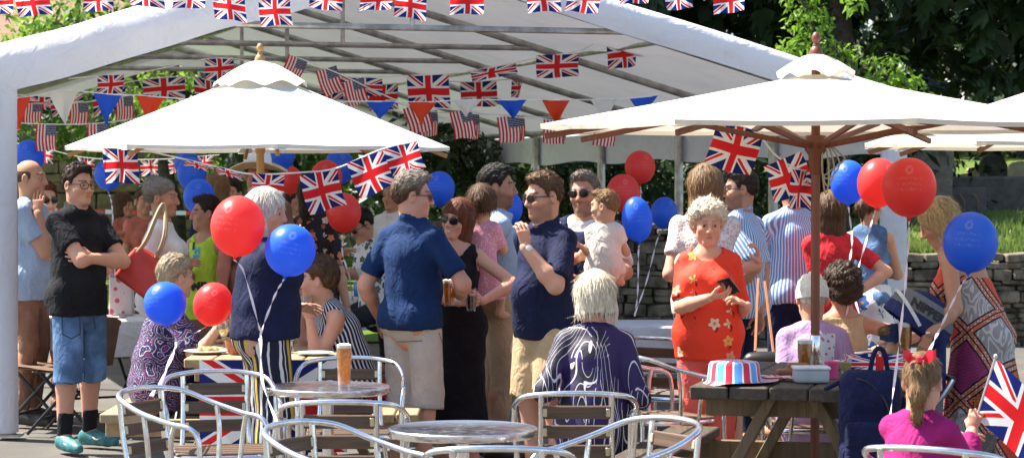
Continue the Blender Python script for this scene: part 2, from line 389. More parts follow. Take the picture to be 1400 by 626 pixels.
def torso(k, off=0., lo=-.14, loose=0., hemfree=False):
    H, ft = k.H, k.fat; fe = k.sex == 'f'; c = k.sex == 'c'
    w = (.070 * ft ** 1.5) * (.94 if fe else 1.03); hp = .083 * ft ** .8 * (1.05 if fe else .97); ch = (.078 if fe else .084) * ft ** .6
    sec = [(-.14, hp * .86, .06 * ft), (.06, hp, .072 * ft), (.33, w, .062 * ft ** 1.8), (.68, ch, .070 * ft ** .8), (.90, .066, .044)]
    if c: sec = [(-.14, .075, .065), (.06, .088, .078), (.35, .090, .082), (.68, .088, .07), (.92, .07, .045)]
    def at(t): return k.P + k.T1 * (t * .31 * H) if t < .484 else k.M + k.T * ((t - .484) * .31 * H)
    out = []; sec = [(t, (a * H + off + loose * (1 - min(1, max(0, (t - .3) / .4)))), (b * H + off + loose * (1 - min(1, max(0, (t - .3) / .4))))) for t, a, b in sec]
    for (t0, a0, b0), (t1, a1, b1) in zip(sec[:-1], sec[1:]):
        out.append(ecap(at(t0), at(t1), (a0, b0), (a1, b1), k.r if t1 < .5 else k.r2, k=.018))
    for q in 'RL': out.append(cap(k.N - k.T * .016 * H, k.S[q] + k.T * .004 * H, .030 * H + off, .026 * H + off, .03))
    if fe:
        for g in (1, -1): out.append(ell(at(.63) + k.r2 * g * .042 * H + k.f2 * .05 * H * ft, (.042 * H * ft + off,) * 3, .035))
    if ft > 1.02 and not c: out.append(ell(at(.30) + k.f * .035 * H * ft, (.075 * H * ft + off, .055 * H * ft + off, .08 * H + off), .06, M=np.stack([k.r, k.f, k.u], 0)))
    if lo < 0:
        for g in (1, -1): out.append(ell(at(.0) + k.r * g * .042 * H - k.f * .03 * H, (.056 * H * ft + off,) * 3, .04))
    return out
def arm(k, q, off=0., to=2., k_=.02, wide=1.):
    H, ft = k.H, k.fat; S, E, Wr = k.S[q], k.E[q], k.Wr[q]; m = (1.08 if k.sex == 'm' else .97) * ft ** .5 * (1.3 if k.sex == 'c' else 1); out = []
    r0, r1, r2, r3 = [v * H * m for v in (.0275, .0228, .0240, .0158)]
    if to < 1:
        e = S + (E - S) * to; out.append(cap(S, e, r0 + off, (r0 + (r1 - r0) * to) * wide + off, .03, fb=True))
    else:
        out.append(cap(S, E, r0 + off, r1 + off, .018)); mid = E + (Wr - E) * .3; t = min(1, to - 1)
        if to >= 2: out += [cap(E, mid, r1 + off, r2 + off, k_), cap(mid, Wr, r2 + off, r3 + off, k_)]
        else:
            e = E + (Wr - E) * t; out.append(cap(E, e, r1 + off, (r2 + (r3 - r2) * t) * wide + off, k_, fb=True))
    return out
def leg(k, q, off=0., to=2., flare=0., k_=.014):
    H, ft = k.H, k.fat ** .7 * (1.15 if k.sex == 'c' else 1); h, K, An = k.Hip[q], k.K[q], k.An[q]; out = []; r0, r1, r2, r3 = .050 * H * ft, .034 * H * ft, .033 * H * ft, .022 * H
    if to < 1:
        e = h + (K - h) * to; return [cap(h, e, r0 + off, r0 + (r1 - r0) * to + off + flare, k_, fb=True)]
    out.append(cap(h, K, r0 + off, r1 + off + flare * .6, k_)); t = min(1, to - 1)
    if flare or to < 2:
        e = K + (An - K) * t; out.append(cap(K, e, r1 + off + flare * .6, r1 + (r3 - r1) * t + off + flare, k_, fb=True))
    else:
        mid = K + (An - K) * .3 - k.f * .01 * H; out += [cap(K, mid, r1 + off, r2 + off, k_), cap(mid, An, r2 + off, r3 + off, k_)]
    return out
def foot(k, q, off=0.):
    H = k.H; a, t = k.An[q], k.Toe[q]; heel = a - nz(t - a) * .02 * H - k.u * .022 * H
    b = t - nz(t - heel) * .03 * H
    return [cap(heel, b, .021 * H + off, .020 * H + off, .02), cap(b, t, .020 * H + off, .014 * H + off, .02), cap(a, heel * .4 + b * .6, .021 * H + off, .019 * H + off, .03)]
def hand(k, q):
    hl = .107 * k.H * (1.0 if k.sex != 'f' else .95); z = hl / .187; w, d, n = k.Wr[q], k.hd[q], k.pn[q]; t = np.cross(d, n) * (1 if q == 'R' else -1); c = k.curl[q] * 1.5
    fdir = nz(k.Wr[q] - k.E[q]); P = [cap(w - fdir * .06 * z, w, .0205 * z, .0185 * z, .012), ecap(w + d * .012 * z, w + d * .082 * z, (.026 * z, .0145 * z), (.040 * z, .013 * z), t, .014)]
    P.append(ell(w + d * .035 * z + t * .020 * z + n * .008 * z, (.018 * z,) * 3, .014))
    for o, l, sp in ((.030, .074, .10), (.0102, .083, .02), (-.0102, .078, -.05), (-.029, .060, -.13)):
        p = w + d * (.088 - abs(o - .004) * .25) * z + t * o * z; a = c * .35; dd = nz(d + t * sp)
        for j, (fr, r0, r1) in enumerate(((.44, .0092, .0086), (.31, .0086, .0079), (.25, .0079, .0066))):
            v = dd * math.cos(a) + n * math.sin(a); e = p + v * l * fr * z; P.append(cap(p, e, r0 * z, r1 * z, .004)); p = e; a += c * (.75 if j == 0 else .6)
    p = w + d * .022 * z + t * .022 * z + n * .006 * z; e = p + nz(d * .75 + t * .62 + n * (.25 + .4 * c)) * .046 * z; P.append(cap(p, e, .0125 * z, .0105 * z, .01)); P.append(cap(e, e + nz(d * .95 + t * (.3 - .4 * c) + n * (.2 + .5 * c)) * .034 * z, .0102 * z, .0078 * z, .006))
    return P
def head(k, res, skin, beard=None, browc=None, mouth=0, specs=None):
    L = lambda p: k.Rh.T @ (np.asarray(p) - k.Hc) / k.hs; c = k.sex == 'c'; j = .93 if k.sex == 'f' else 1.; nk = L(k.N - k.T * .0 * k.H); nr = (.050 if k.sex == 'f' else .058) * (1 + .35 * (k.fat - 1)); fw = 1 + .25 * (k.fat - 1)
    P = [ell((0, -.014, .032), (.073, .094, .086), .02), ell((0, .024, -.042), (.057 * j * fw, .066, .072), .04), cap((-.012, .066, -.097), (.012, .066, -.097), .019 * j, .019 * j, .03)]
    if c: P = [ell((0, -.012, .03), (.076, .092, .086), .02), ell((0, .022, -.036), (.060, .062, .062), .04), ell((0, .05, -.078), (.022, .022, .018), .03)]
    for g in (1, -1):
        P += [ell((g * .046 * j * fw, .012, -.062), (.018, .026, .022), .03), ell((g * .043, .060, -.026), (.020, .020, .018), .03)]
    P += [cap((-.034, .078, .024), (.034, .078, .024), .013, .013, .02)]
    for g in (1, -1): P.append(ell((g * .031, .097, .004), (.017, .016, .012), .016, 's'))
    if not c: P += [cap((0, .088, .012), (0, .106, -.030), .008, .0125, .014)] + [ell((g * .012, .097, -.035), (.009, .010, .008), .008) for g in (1, -1)]
    else: P += [cap((0, .082, -.008), (0, .092, -.026), .008, .011, .014)]
    P += [ell((g * .031, .0755, .002), (.0135,) * 3, .003) for g in (1, -1)]
    P += [ell((0, .0855, -.060), (.022, .009, .0055), .006), ell((0, .084, -.071), (.019, .009, .0065), .006), ell((0, .095, -.0655), (.02, .006, .0022 + .004 * mouth), .004, 's')]
    for g in (1, -1): P += [ell((g * .078, -.012, -.004), (.011, .020, .031), .008), ell((g * .086, -.006, .0), (.006, .011, .018), .006, 's')]
    P += [cap((0, -.022, -.045), nk, nr, nr * 1.08, .03)]
    lo = A(-.11, -.13, min(-.15, nk[2] - .01)); hi = A(.11, .14, .14); lo = np.minimum(lo, nk - .03 - nr * .9); hi = np.maximum(hi, np.array([nk[0] + .09, nk[1] + .09, -9]))
    V, Q = grow(P, res / k.hs if not c else res, None, lo, hi)
    x, y, z = np.abs(V[:, 0]), V[:, 1], V[:, 2]; C = np.tile(skin, (len(V), 1)); front = y > .04
    m = np.exp(-(((x - .042) / .02) ** 2 + ((z + .03) / .022) ** 2)) * front; C = C * (1 - .25 * m[:, None]) + np.array([.62, .2, .15]) * .25 * m[:, None]
    if beard is not None:
        b = np.clip((-.030 - z + .42 * np.clip(.055 - y, 0, .07) + .02 * np.sin(x * 200) * .2) / .022, 0, 1) * np.clip((y + .012) / .015, 0, 1) * (1 - np.exp(-((x / .016) ** 2 + ((z + .066) / .011) ** 2) * 1.2)); b = np.maximum(b, np.exp(-((x / .024) ** 2 + ((z + .049) / .006) ** 2)) * front)
        b *= (z > -.135); C = C * (1 - b[:, None] * beard[1]) + beard[0] * (b[:, None] * beard[1])
    m = np.clip(1.4 - ((x / .023) ** 2 + ((z + .0655) / .0105) ** 2) * 1.4, 0, 1) * (y > .07); lc = np.array([.50, .14, .12]) if k.sex == 'f' else skin * np.array([.86, .62, .6]); C = C * (1 - m[:, None]) + lc * m[:, None]
    if mouth: m = ((x / .019) ** 2 + ((z + .0650) / .0052) ** 2 < 1) & (y > .07); C[m] = [.62, .58, .54]
    bc = browc if browc is not None else skin * .4; zb = .0255 + .004 * np.sin((x - .01) * 60); m = np.clip(1.5 - np.abs(z - zb) / .0045, 0, 1) * ((x > .012) & (x < .05) & (y > .05)) * .85; C = C * (1 - m[:, None]) + bc * m[:, None]
    e = np.sqrt((x - .031) ** 2 + (2.5 * (z - .002)) ** 2); m = ((e < .0125) & (y > .07)); C[m] = [.45, .40, .37]; m = (np.sqrt((x - .031) ** 2 + (z - .002) ** 2) < .0062) & (y > .07); C[m] = [.03, .022, .018]
    m = (np.abs(e - .0155) < .002) & (y > .066); C[m] = C[m] * .5
    return V @ k.Rh.T * k.hs + k.Hc, Q, C
def hair(k, style, colr, res, seed=0, o=None):
    o = o or {}; t = o.get('t', .014); P = [ell((0, -.014, .033), (.073 + t * .6, .094 + t * .8, .087 + t * 1.15), .02)]; flow = 'down'; amp = .002; nw = 500; bl = .035; r = np.random.default_rng(seed)
    HL = lambda y, a: np.interp(y, [-.13, -.085, -.05, -.03, 0, .016, .034, .056, .085], [-.078, -.072, -.05, .004, .016, -.012, .03, .060 + a, .072 + a])
    line = lambda a, b: ('i', .006, lambda x, y, z: a + b * y - z + .0 * x, None, None)
    if style == 'short':
        P += [ell((0, .045, .098), (.05, .04, .018 + t * .6), .03), ('i', .006, lambda x, y, z: HL(y, o.get('a', 0)) - z + 0 * x, None, None)]; flow = 'fwd'; bl = .024; nw = 900; amp = .004
    elif style == 'bald': P = [ell((0, -.016, .020), (.0755, .0965, .086), .01), line(-.02, .1), ('i', .01, lambda x, y, z: np.maximum(z - .055 + 0 * x, y - .03), None, None)]; flow = 'fwd'; bl = .008; nw = 150; amp = .0005
    elif style == 'curly': P += [ell((0, -.02, .04), (.105, .115, .105), .03), ell((0, -.05, -.03), (.10, .08, .08), .03), line(-.02 + o.get('a', 0), .75)]; amp = .010; bl = .03; flow = 'curl'; nw = 900
    elif style in ('bob', 'long'):
        ln = o.get('len', -.105); P += [ell((0, -.02, .03), (.093, .108, .100), .02), ecap((0, -.024, .02), (0, -.03, ln), (.097, .092), (o.get('w', .092), .078 if style == 'bob' else .055), (1, 0, 0), .03, fb=True)]
        P.append(ell((0, .125, -.055), (.060, .085, .105 if not o.get('fringe') else .085), .015, 's')); P.append(ell((0, .03, -.16), (.055, .09, .075), .015, 's')); nw = 700; bl = .06
    elif style == 'updo': P += [ell((0, -.085, .06), (.05, .045, .05), .03), ell((0, -.06, .10), (.05, .05, .04), .03), line(.0, .62)]; flow = 'back'; bl = .04
    elif style == 'pony':
        P += [line(.0, .62)]; pts = o['pts']
        for i in range(len(pts) - 1): P.append(cap(pts[i], pts[i + 1], o['rad'][i], o['rad'][i + 1], .015))
        bl = .05; flow = 'down'
        if o.get('tail_only'): pass
    wv = waves(seed, 60); wf = waves(seed + 3, 160)
    def disp(x, y, z):
        ph = np.arctan2(x, y + .02); d = wv(x, y, z) * amp
        if flow == 'down': d = d + np.sin(ph * 22 + 5 * wv(x, y, z * .3)) * amp * .6
        elif flow == 'fwd': d = d + np.sin(x * 420 + 3 * wv(x, y, z)) * amp * .5 + wf(x, y, z) * amp
        elif flow == 'curl': d = d + wf(x * .7, y * .7, z * .7) * amp * .9
        else: d = d + np.sin(x * 300 + z * 180 + 3 * wv(x, y, z)) * amp * .7
        if style in ('short', 'updo', 'pony', 'curly'):
            a_, b_ = (-.02 + o.get('a', 0), .75) if style == 'curly' else (0., .62)
            d = d + (t * .8 if style != 'curly' else .02) * np.clip(1 - (z - (HL(y, o.get('a', 0)) if style == 'short' else a_ + b_ * y)) / .045, 0, 1) ** 1.3
        return d
    V, Q = grow(P, res / k.hs, disp)
    if len(V) == 0: return None
    C = np.tile(colr, (len(V), 1)) * (.85 + .3 * r.random((len(V), 1))) ; C *= 1 + .25 * wv(V[:, 0] * 3, V[:, 1] * 3, V[:, 2] * .6)[:, None]
    if o.get('root') is not None: m = np.clip((V[:, 2] - .0) / .09, 0, 1)[:, None] * .7; C = C * (1 - m) + o['root'] * m
    # loose strands standing a little off the mass
    fn = np.cross(V[Q[:, 2]] - V[Q[:, 0]], V[Q[:, 3]] - V[Q[:, 1]]); fc = V[Q].mean(1); fn /= np.linalg.norm(fn, axis=1)[:, None] + 1e-9; nw *= 2; s = r.integers(0, len(Q), nw); n, p = fn[s], fc[s]
    ok = (n @ A(0, 1, -.3)) < .55 if style in ('bob', 'long') else np.ones(nw, bool); n, p, s = n[ok], p[ok], s[ok]; m = len(p)
    if flow == 'down': g = np.tile(A(0, -.02, -1), (m, 1))
    elif flow == 'fwd': g = np.stack([p[:, 0] * 2, np.ones(m) * .75, -p[:, 1] * 3 + .3], 1)
    elif flow == 'back': g = np.tile(A(0, -1, .35), (m, 1))
    else: g = r.normal(size=(m, 3))
    g += r.normal(size=(m, 3)) * .16; g -= n * (g * n).sum(1)[:, None]; g /= np.linalg.norm(g, axis=1)[:, None] + 1e-9; sd = np.cross(g, n); w = .0014; ln = bl * r.uniform(.5, 1.2, (m, 1)); rows = []
    for i, (u, h, ww) in enumerate(((0, -.002, 1), (.4, .001, 1.), (.75, .0018, .8), (1., .002, .15))): c = p + g * ln * u + n * h * (1 + r.random((m, 1))); rows += [c - sd * w * ww, c + sd * w * ww]
    SV = np.stack(rows, 1).reshape(-1, 3); b0 = len(V) + np.arange(m) * 8; SQ = np.concatenate([np.stack([b0 + 2 * i, b0 + 2 * i + 1, b0 + 2 * i + 3, b0 + 2 * i + 2], 1) for i in range(3)])
    SC = np.repeat(C[Q[s][:, 0]] * r.uniform(.82, 1.22, (m, 1)), 8, 0)
    return np.concatenate([V, SV]) @ k.Rh.T * k.hs + k.Hc, np.concatenate([Q, SQ]), np.clip(np.concatenate([C, SC]), 0, .95)

def garment(k, g, res, seed):
    H = k.H; kind = g['k']; off = g.get('off', .011 if kind == 'top' else .007); P = []; lim = []
    if kind == 'top':
        hem = g.get('hem', .48); P += torso(k, off, loose=g.get('loose', 0.))
        if hem < .515 and k.pose == 'stand':
            for q in 'RL': P.append(cap(k.Hip[q] + k.T1 * .02 * H, k.Hip[q] + (k.K[q] - k.Hip[q]) * .35, .050 * H * k.fat ** .7 + off + .010, .046 * H * k.fat ** .7 + off + .010, .02))
        sl = g.get('sl', .6)
        if sl > 0:
            for q in ('R', 'L'): P += arm(k, q, g.get('soff', off - .002), sl, .018, g.get('wide', 1.22))
        nk = g.get('neck', 'crew'); N = k.N
        if nk == 'collar':
            P.append(torus(N + k.T * .006 * H + k.f2 * .008 * H, k.T * .93 + k.f2 * .36, .0435 * H, .0095, k.r2, .006, 1.1)); P.append(ell(N + k.T * .05 * H + k.f2 * .035 * H, (.032 * H, .040 * H, .05 * H), .006, 's', np.stack([k.r2, k.f2, k.T], 0)))
        else:
            w, dp = dict(crew=(.046, .046), scoop=(.058, .078), wide=(.088, .07), off=(.115, .062), strap=(.058, .10), jacket=(.05, .03))[nk]
            P.append(ell(N + k.T * .030 * H + k.f2 * .022 * H, (w * H, w * H * .95, dp * H), .008, 's', np.stack([k.r2, k.f2, k.T], 0)))
        if sl <= 0:
            for q, s in (('R', 1), ('L', -1)): P.append(ell(k.S[q] + k.r2 * s * .030 * H + k.T * .0 * H, (.036 * H, .07 * H, .062 * H), .01, 's', np.stack([k.r2, k.f2, k.T], 0)))
        if g.get('halter'): P.append(plane(k.T * .9 - k.f2 * .75, k.N - k.T * .075 * H - k.f2 * .0 * H, .02))
        if g.get('skirt') is not None:
            z = g['skirt'] * H if k.pose in ('stand', 'sit') else k.P[2] - (.53 - g['skirt']) * H; b = k.P + (A(0, 0, z - k.P[2])) + k.f * g.get('fx', 0) * H; rw = g.get('flare', .13) * H
            P.append(ecap(k.P + k.T1 * .06 * H, b, (.084 * H * k.fat + off, .070 * H * k.fat + off), (rw, rw * .82), k.r, .03, fb=True))
        else:
            hp = k.P + k.T1 * (hem - .53) * H; P.append(plane(-k.T1 if abs(k.T1[2]) > .2 else -k.u, hp, .005))
        if g.get('open'): pass
    elif kind == 'legs':
        to = g.get('to', 1.95); P += torso(k, min(off, .004), loose=0.)[:2] + torso(k, min(off, .004))[-2:]
        for q in ('R', 'L'): P += leg(k, q, off, to, g.get('flare', 0.))
        P.append(plane(k.T1, k.P + k.T1 * g.get('waist', .085) * H, .004))
    elif kind == 'skirt':
        a = k.P + k.T1 * .08 * H; b = A(k.P[0], k.P[1], g['hem'] * H) + k.f * g.get('fx', 0) * H
        P.append(ecap(a, b, (.09 * H * k.fat + off, .07 * H * k.fat + off), (g['flare'] * H, g['flare'] * .85 * H), k.r, .03, fb=True, fa=True)); P += torso(k, off)[-2:] + torso(k, off)[:1]
    elif kind == 'shoe':
        for q in g['side']: P += foot(k, q, .008)
        P.append(plane(-k.u, A(0, 0, .004) if k.pose in ('stand', 'sit') else k.An['R'] - k.u * .3, .003)); P.append(plane(k.u, k.An['R'] + k.u * .012 * H, .004))
    elif kind == 'sock':
        for q in g['side']: e = k.An[q] + (k.K[q] - k.An[q]) * g.get('to', .3); P.append(cap(k.An[q], e, .022 * H + .006, .026 * H + .006, .01, fb=True))
    fo = g.get('fold', .0075); wv = waves(seed, 16, (1, 1, .55)); wf = waves(seed + 9, 42, (1, 1, .6))
    fl = g.get('pleat', 0)
    def disp(x, y, z):
        d = wv(x, y, z) * fo + wf(x, y, z) * fo * .45
        if fl: d = d + np.sin(np.arctan2(x - k.P[0], y - k.P[1]) * fl + 1.5 * wv(x, y, z)) * .012 * np.clip((k.P[2] + .05 - z) / .5, 0, 1)
        return d
    V, Q = grow(P, g.get('res', res), disp if kind not in ('shoe', 'sock') else None)
    me = fast_mesh(g['n'], V, Q)
    if g.get('st') and len(V):             # cloth coordinates: round the limb (metres) and along it; the seam lies on the far side
        view = nz(A(0, 0, CH) - k.root - A(0, 0, 1)); axes = []
        if kind == 'legs': axes = [(k.Hip[q], k.An[q]) for q in 'RL']
        else:
            axes = [(k.P - k.T1 * .4, k.N)]
            if g.get('sl', .6) > 0: axes += [(k.S[q] * .7 + k.E[q] * .3, k.E[q] + nz(k.E[q] - k.S[q]) * .1) for q in 'RL']
        best = np.full(len(V), 9.); st = np.zeros((len(V), 3), np.float32)
        for i, (a, b) in enumerate(axes):
            u = nz(b - a); pv = V - a; h = pv @ u; t = np.clip(h, 0, np.linalg.norm(b - a)); dd = np.linalg.norm(pv - t[:, None] * u, axis=1) / (.16 if (kind == 'top' and i == 0) else .06)
            c = nz(view - u * (view @ u)); s = np.cross(u, c); th = np.arctan2(pv @ s, pv @ c); m = dd < best; best[m] = dd[m]; rr = .07 if kind == 'legs' else .155 if i == 0 else .055
            st[m] = np.stack([th[m] * rr, h[m], np.full(m.sum(), i)], 1)
        at = me.attributes.new('st', 'FLOAT_VECTOR', 'POINT'); at.data.foreach_set('vector', st.ravel())
    return me

GL = Mt('dark_lens', .12, spec=.35, col=(.012, .011, .010)).m; FRM = plain('spectacle_frame', (.015, .013, .012), .3, bump=0)
def specs(k, root, dark=True, frame=None, name=None):
    b = MB(); g = MB(); T = lambda p: k.Rh @ (A(*p) * k.hs) + k.Hc
    for s in (1, -1):
        c = A(s * .032, .098, .000); ring = [(c[0] + .0265 * math.cos(q) * (1 if s * math.cos(q) > 0 else .95), c[1] - abs(c[0] + .026 * math.cos(q)) * .22 + .008, c[2] + .021 * math.copysign(abs(math.sin(q)) ** .8, math.sin(q))) for q in np.linspace(0, 2 * math.pi, 16, endpoint=False)]
        b.tube([T(p) for p in ring], .0022 if dark else .0026, 5, True); mid = T(np.mean(ring, 0) + A(0, .003, 0)); P = [T(p) for p in ring]; g.add(P + [mid], [(i, (i + 1) % 16, 16) for i in range(16)], True)
        b.tube([T((s * .058, .088, .008)), T((s * .074, .05, .008)), T((s * .081, -.01, .004))], .0026, 5)
    b.tube([T((-.008, .107, .005)), T((0, .109, .007)), T((.008, .107, .005))], .002, 5)
    o = b.build('frame', frame or FRM, None); n = name or ('sunglasses' if dark else 'glasses'); o.name = n; o.parent = root
    if dark: g.build('lens', GL, o)
    return o
NP = [0]
def person(label, px, d, face, clothes=(), skin='fair', hr=('short', 'brown'), beard=None, res=1., wear=None, mouth=0, group=None, hopt=None, **kw):
    k = skeleton(px, d, face, **kw); NP[0] += 1; sd = NP[0] * 13; k.root = k.root.copy()
    root = empty('person', k.root, label, 'person', group); sk = SK[skin]; h = .0125 * res
    P = torso(k) + [cap(k.N - k.T * .03 * k.H, k.Hc - k.hu * .05 * k.hs, .034 * k.H if k.sex != 'c' else .042, .030 * k.H if k.sex != 'c' else .036, .035)]
    for q in 'RL': P += arm(k, q) + leg(k, q) + foot(k, q)
    parts = [grow(P, h)]; cols = [np.tile(sk, (len(parts[0][0]), 1))]
    for q in 'RL': parts.append(grow(hand(k, q), .0042 * max(1, res * .9))); cols.append(np.tile(sk * A(1.0, .93, .92), (len(parts[-1][0]), 1)))
    hc = HC[hr[1]] if hr else HC['brown']; bd = None if beard is None else (HC[beard[0]] * .5, beard[1])
    V, Q, C = head(k, .0046 * res, sk, bd, np.minimum(hc * .7, .2), mouth); parts.append((V, Q)); cols.append(C)
    o = 0; Vs, Qs = [], []
    for V, Q in parts: Vs.append(V); Qs.append(Q + o); o += len(V)
    me = fast_mesh('body', np.concatenate(Vs), np.concatenate(Qs)); set_col(me, np.concatenate(cols)); link('body', me, SKIN, root)
    if hr:
        q = hair(k, hr[0], hc, .0054 * res, sd, hopt)
        if q: me = fast_mesh('hair', q[0], q[1]); set_col(me, q[2]); link('hair', me, HAIR, root)
    k.parts = {}
    for i, g in enumerate(clothes):
        for q in ('R', 'L') if g['k'] in ('shoe', 'sock') else ('R',):
            me = garment(k, dict(g, side=q), .0135 * res, sd + i); k.parts[g['n'] + (q if g['k'] == 'shoe' else '')] = link(g['n'], me, g['m'], root)
    if wear == 'sun': specs(k, root)
    elif wear == 'glasses': specs(k, root, False)
    k.o = root; return k
def handpos(k, q, along=.07, palm=.03, side=0): 
    t = np.cross(k.hd[q], k.pn[q]) * (1 if q == 'R' else -1); return k.root + k.Wr[q] + k.hd[q] * along * k.H / 1.75 + k.pn[q] * palm + t * side
def wrist_band(k, q, name, mat, dial=None):
    w, e = k.Wr[q], k.E[q]; u = nz(w - e); c = w - u * .012; s = k.pn[q]; v = np.cross(u, s); r = .0215 * k.H / 1.75
    o = MB().tube([c + r * (math.cos(a) * s * 1.02 + math.sin(a) * v * 1.1) for a in np.linspace(0, 6.283, 14, endpoint=False)], .0065 if dial else .003, 6, True).build(name, mat, k.o)
    if dial is not None:
        M = Matrix(np.stack([u, v, -s], 1).tolist()); b = MB().lathe([(.001, .0), (.017, 0), (.019, .003), (.019, .008), (.016, .010), (.0001, .010)], c - s * (r + .002), 16, M); b.build('watch_dial', dial, o)
# ---------------------------------------------------------------- materials of the place
def union_mat(name='union_flag_cloth', ar=1.5, thin=.45):
    t = Mt(name, .7, spec=.2); u, v, _ = t.xyz(t.co('UV')); w = 30 * ar; x = (u - .5) * w; y = (v - .5) * 30; n = math.hypot(w, 30)
    s1 = (x * 30 - y * w) / n; s2 = (x * 30 + y * w) / n; sg = x.gt(0) * 2 - 1
    wh = s1.abs().mn(s2.abs()).lt(3.1)
    r1 = (s1 * sg).gt(.25) * (s1 * sg).lt(2.2); r2 = (s2 * sg).lt(-.25) * (s2 * sg).gt(-2.2)
    cw = x.abs().mn(y.abs()).lt(5); cr = x.abs().mn(y.abs()).lt(3.1)
    c = t.mix(wh, (.012, .022, .15), (.78, .78, .78)); c = t.mix(r1.mx(r2), c, (.66, .02, .025)); c = t.mix(cw, c, (.78, .78, .78)); c = t.mix(cr, c, (.66, .02, .025))
    t.base(c); t.bump(t.noise(t.co(), 60, 2), .2, .004); return t.thin(thin).m if thin else t.m
def us_mat():
    t = Mt('striped_flag_cloth', .7, spec=.2); u, v, _ = t.xyz(t.co('UV')); st = (u * 6.5).fr().lt(.54); ca = u.gt(.46) * v.gt(.56)
    dx = ((u - .46) * 17).fr() - .5; dy = ((v - .56) * 15).fr() - .5; star = (dx * dx + dy * dy).lt(.06)
    c = t.mix(st, (.78, .76, .74), (.58, .03, .04)); c = t.mix(ca, c, t.mix(star, (.025, .03, .11), (.7, .7, .7))); t.base(c); return t.thin(.4).m
UJ, US = union_mat(), us_mat()
def pennant_mat(n, c): t = Mt(n, .6, spec=.3); t.base(c); return t.thin(.45).m
PEN = [pennant_mat('blue_pennant_cloth', (.02, .10, .62)), pennant_mat('red_pennant_cloth', (.72, .06, .02)), pennant_mat('white_pennant_cloth', (.74, .73, .68))]
STRING = plain('white_string', (.7, .7, .68), .8, bump=0)
def canvas(name, c, thin, wr=.5, sc=5, stain=.08):
    t = Mt(name, .75, spec=.25); v = t.co(); f = t.noise(v, 2.2, 5)
    t.base(t.mix(f.ss(.35, .75), c, tuple(q * (1 - stain) for q in c)))
    t.bump(t.noise(v, sc, 3, .5, 1.5) + t.noise(v, 420, 1) * .03, wr, .03); return t.thin(thin).m
TENT, PARA, CREAM = canvas('white_tent_sheet', (.66, .67, .70), .10, .9, 4), canvas('white_parasol_canvas', (.74, .72, .66), .16, .5), canvas('cream_parasol_canvas', (.72, .66, .55), .24, .5)
STEEL = plain('galvanised_steel', (.40, .39, .36), .45, .75, .3, 9, .1)
def alu():
    t = Mt('polished_aluminium', .2, 1.); v = t.co(); f = t.noise(v, 22, 4); t.base(t.mix(f.ss(.35, .7), (.84, .84, .84), (.66, .66, .67)))
    r = f.ss(.3, .8) * .16 + .14; t.lk(r.k, t.b.inputs['Roughness']); t.bump(t.noise(v, 90, 2), .06, .003); return t.m
ALU = alu()
SLAT = wood('dark_slat_wood', (.14, .085, .05), .55, .5); PINE = wood('pale_pine', (.44, .31, .17), .72, .65, 'y'); DARKW = wood('weathered_dark_wood', (.085, .062, .042), .5, .75, 'y', bump=.7)
TEAK = wood('teak_pole', (.30, .13, .055), .75, .45, 'z'); HONEY = wood('honey_pole', (.50, .29, .10), .78, .45, 'z'); REDW = wood('reddish_pole', (.20, .06, .028), .75, .4, 'z')
def asphalt():
    t = Mt('asphalt', .9, spec=.2); v = t.co(); a = t.noise(v, 160, 3); b = t.noise(v, 1.1, 5)
    t.base(t.mix(b.ss(.35, .7), t.mix(a, (.045, .042, .038), (.15, .14, .125)), t.mix(a, (.075, .068, .058), (.19, .175, .155)))); t.bump(a, .8, .006); return t.m
def grassm():
    t = Mt('lawn_soil', .95, spec=.1); v = t.co(); a = t.noise(v, 1.2, 6); b = t.noise(v, 60, 3)
    t.base(t.mix(a.ss(.35, .7), t.mix(b, (.055, .12, .018), (.13, .22, .04)), t.mix(b, (.10, .13, .03), (.20, .22, .07)))); t.bump(b, 1, .03); return t.m
def leafm(name, c1, c2, thin=.45):
    t = Mt(name, .5, spec=.4); f = t.noise(t.co(), 1.6, 3) ; g = t.noise(t.co(), 9, 2); t.base(t.mix((f * .6 + g * .4).ss(.35, .65), c1, c2)); return t.thin(thin).m
def stonem(name, c1, c2, moss=.3):
    t = Mt(name, .9, spec=.15); v = t.co(); a = t.noise(v, 6, 6); b = t.noise(v, 45, 4); c = t.mix(a.ss(.3, .7), c1, c2)
    t.base(t.mix(t.noise(v, 2.5, 4).ss(.5, .72) * moss, c, (.06, .07, .025))); t.bump(a + b * .5, .8, .03); return t.m
ASPH, LAWN, STONE, STONE2 = asphalt(), grassm(), stonem('dry_stone', (.05, .042, .032), (.25, .21, .155), .5), stonem('weathered_gravestone', (.30, .25, .15), (.44, .38, .24), .25)
DSTONE = stonem('dark_gravestone', (.035, .032, .022), (.09, .08, .055), .5)
BARK = plain('bark', (.06, .045, .032), .95, var=.4, bump=.9)

# ---------------------------------------------------------------- ground
def hill(x, y):                            # the churchyard behind rises to both sides
    if y < 24.6: return -.012
    r = max(0, min(1, (x - 2.2) / 1.0)); b = .92 + max(0, y - 24.6) * .055; l = max(0, y - 27) * .028
    return r * b + (1 - r) * l
b = MB(); b.grid([[(x, y, -.02 - .0 * x) for x in np.linspace(-160, 160, 9)] for y in np.linspace(-6, 25.2, 8)], False); setp(b.build('pavement', ASPH), kind='structure')
xs = np.concatenate([np.linspace(-160, -20, 8), np.linspace(-16, 2.1, 20), np.linspace(2.2, 3.2, 4), np.linspace(4, 24, 24), np.linspace(30, 160, 8)])
ys = np.concatenate([[24.9], np.linspace(25.2, 60, 36), [75, 100, 140, 200]])
b = MB(); b.grid([[(x, y, hill(x, y) + (.06 * math.sin(x * 1.3 + y) + .04 * math.sin(y * 2.1 - x)) * (y > 26)) for x in xs] for y in ys]); setp(b.build('lawn', LAWN), kind='structure')
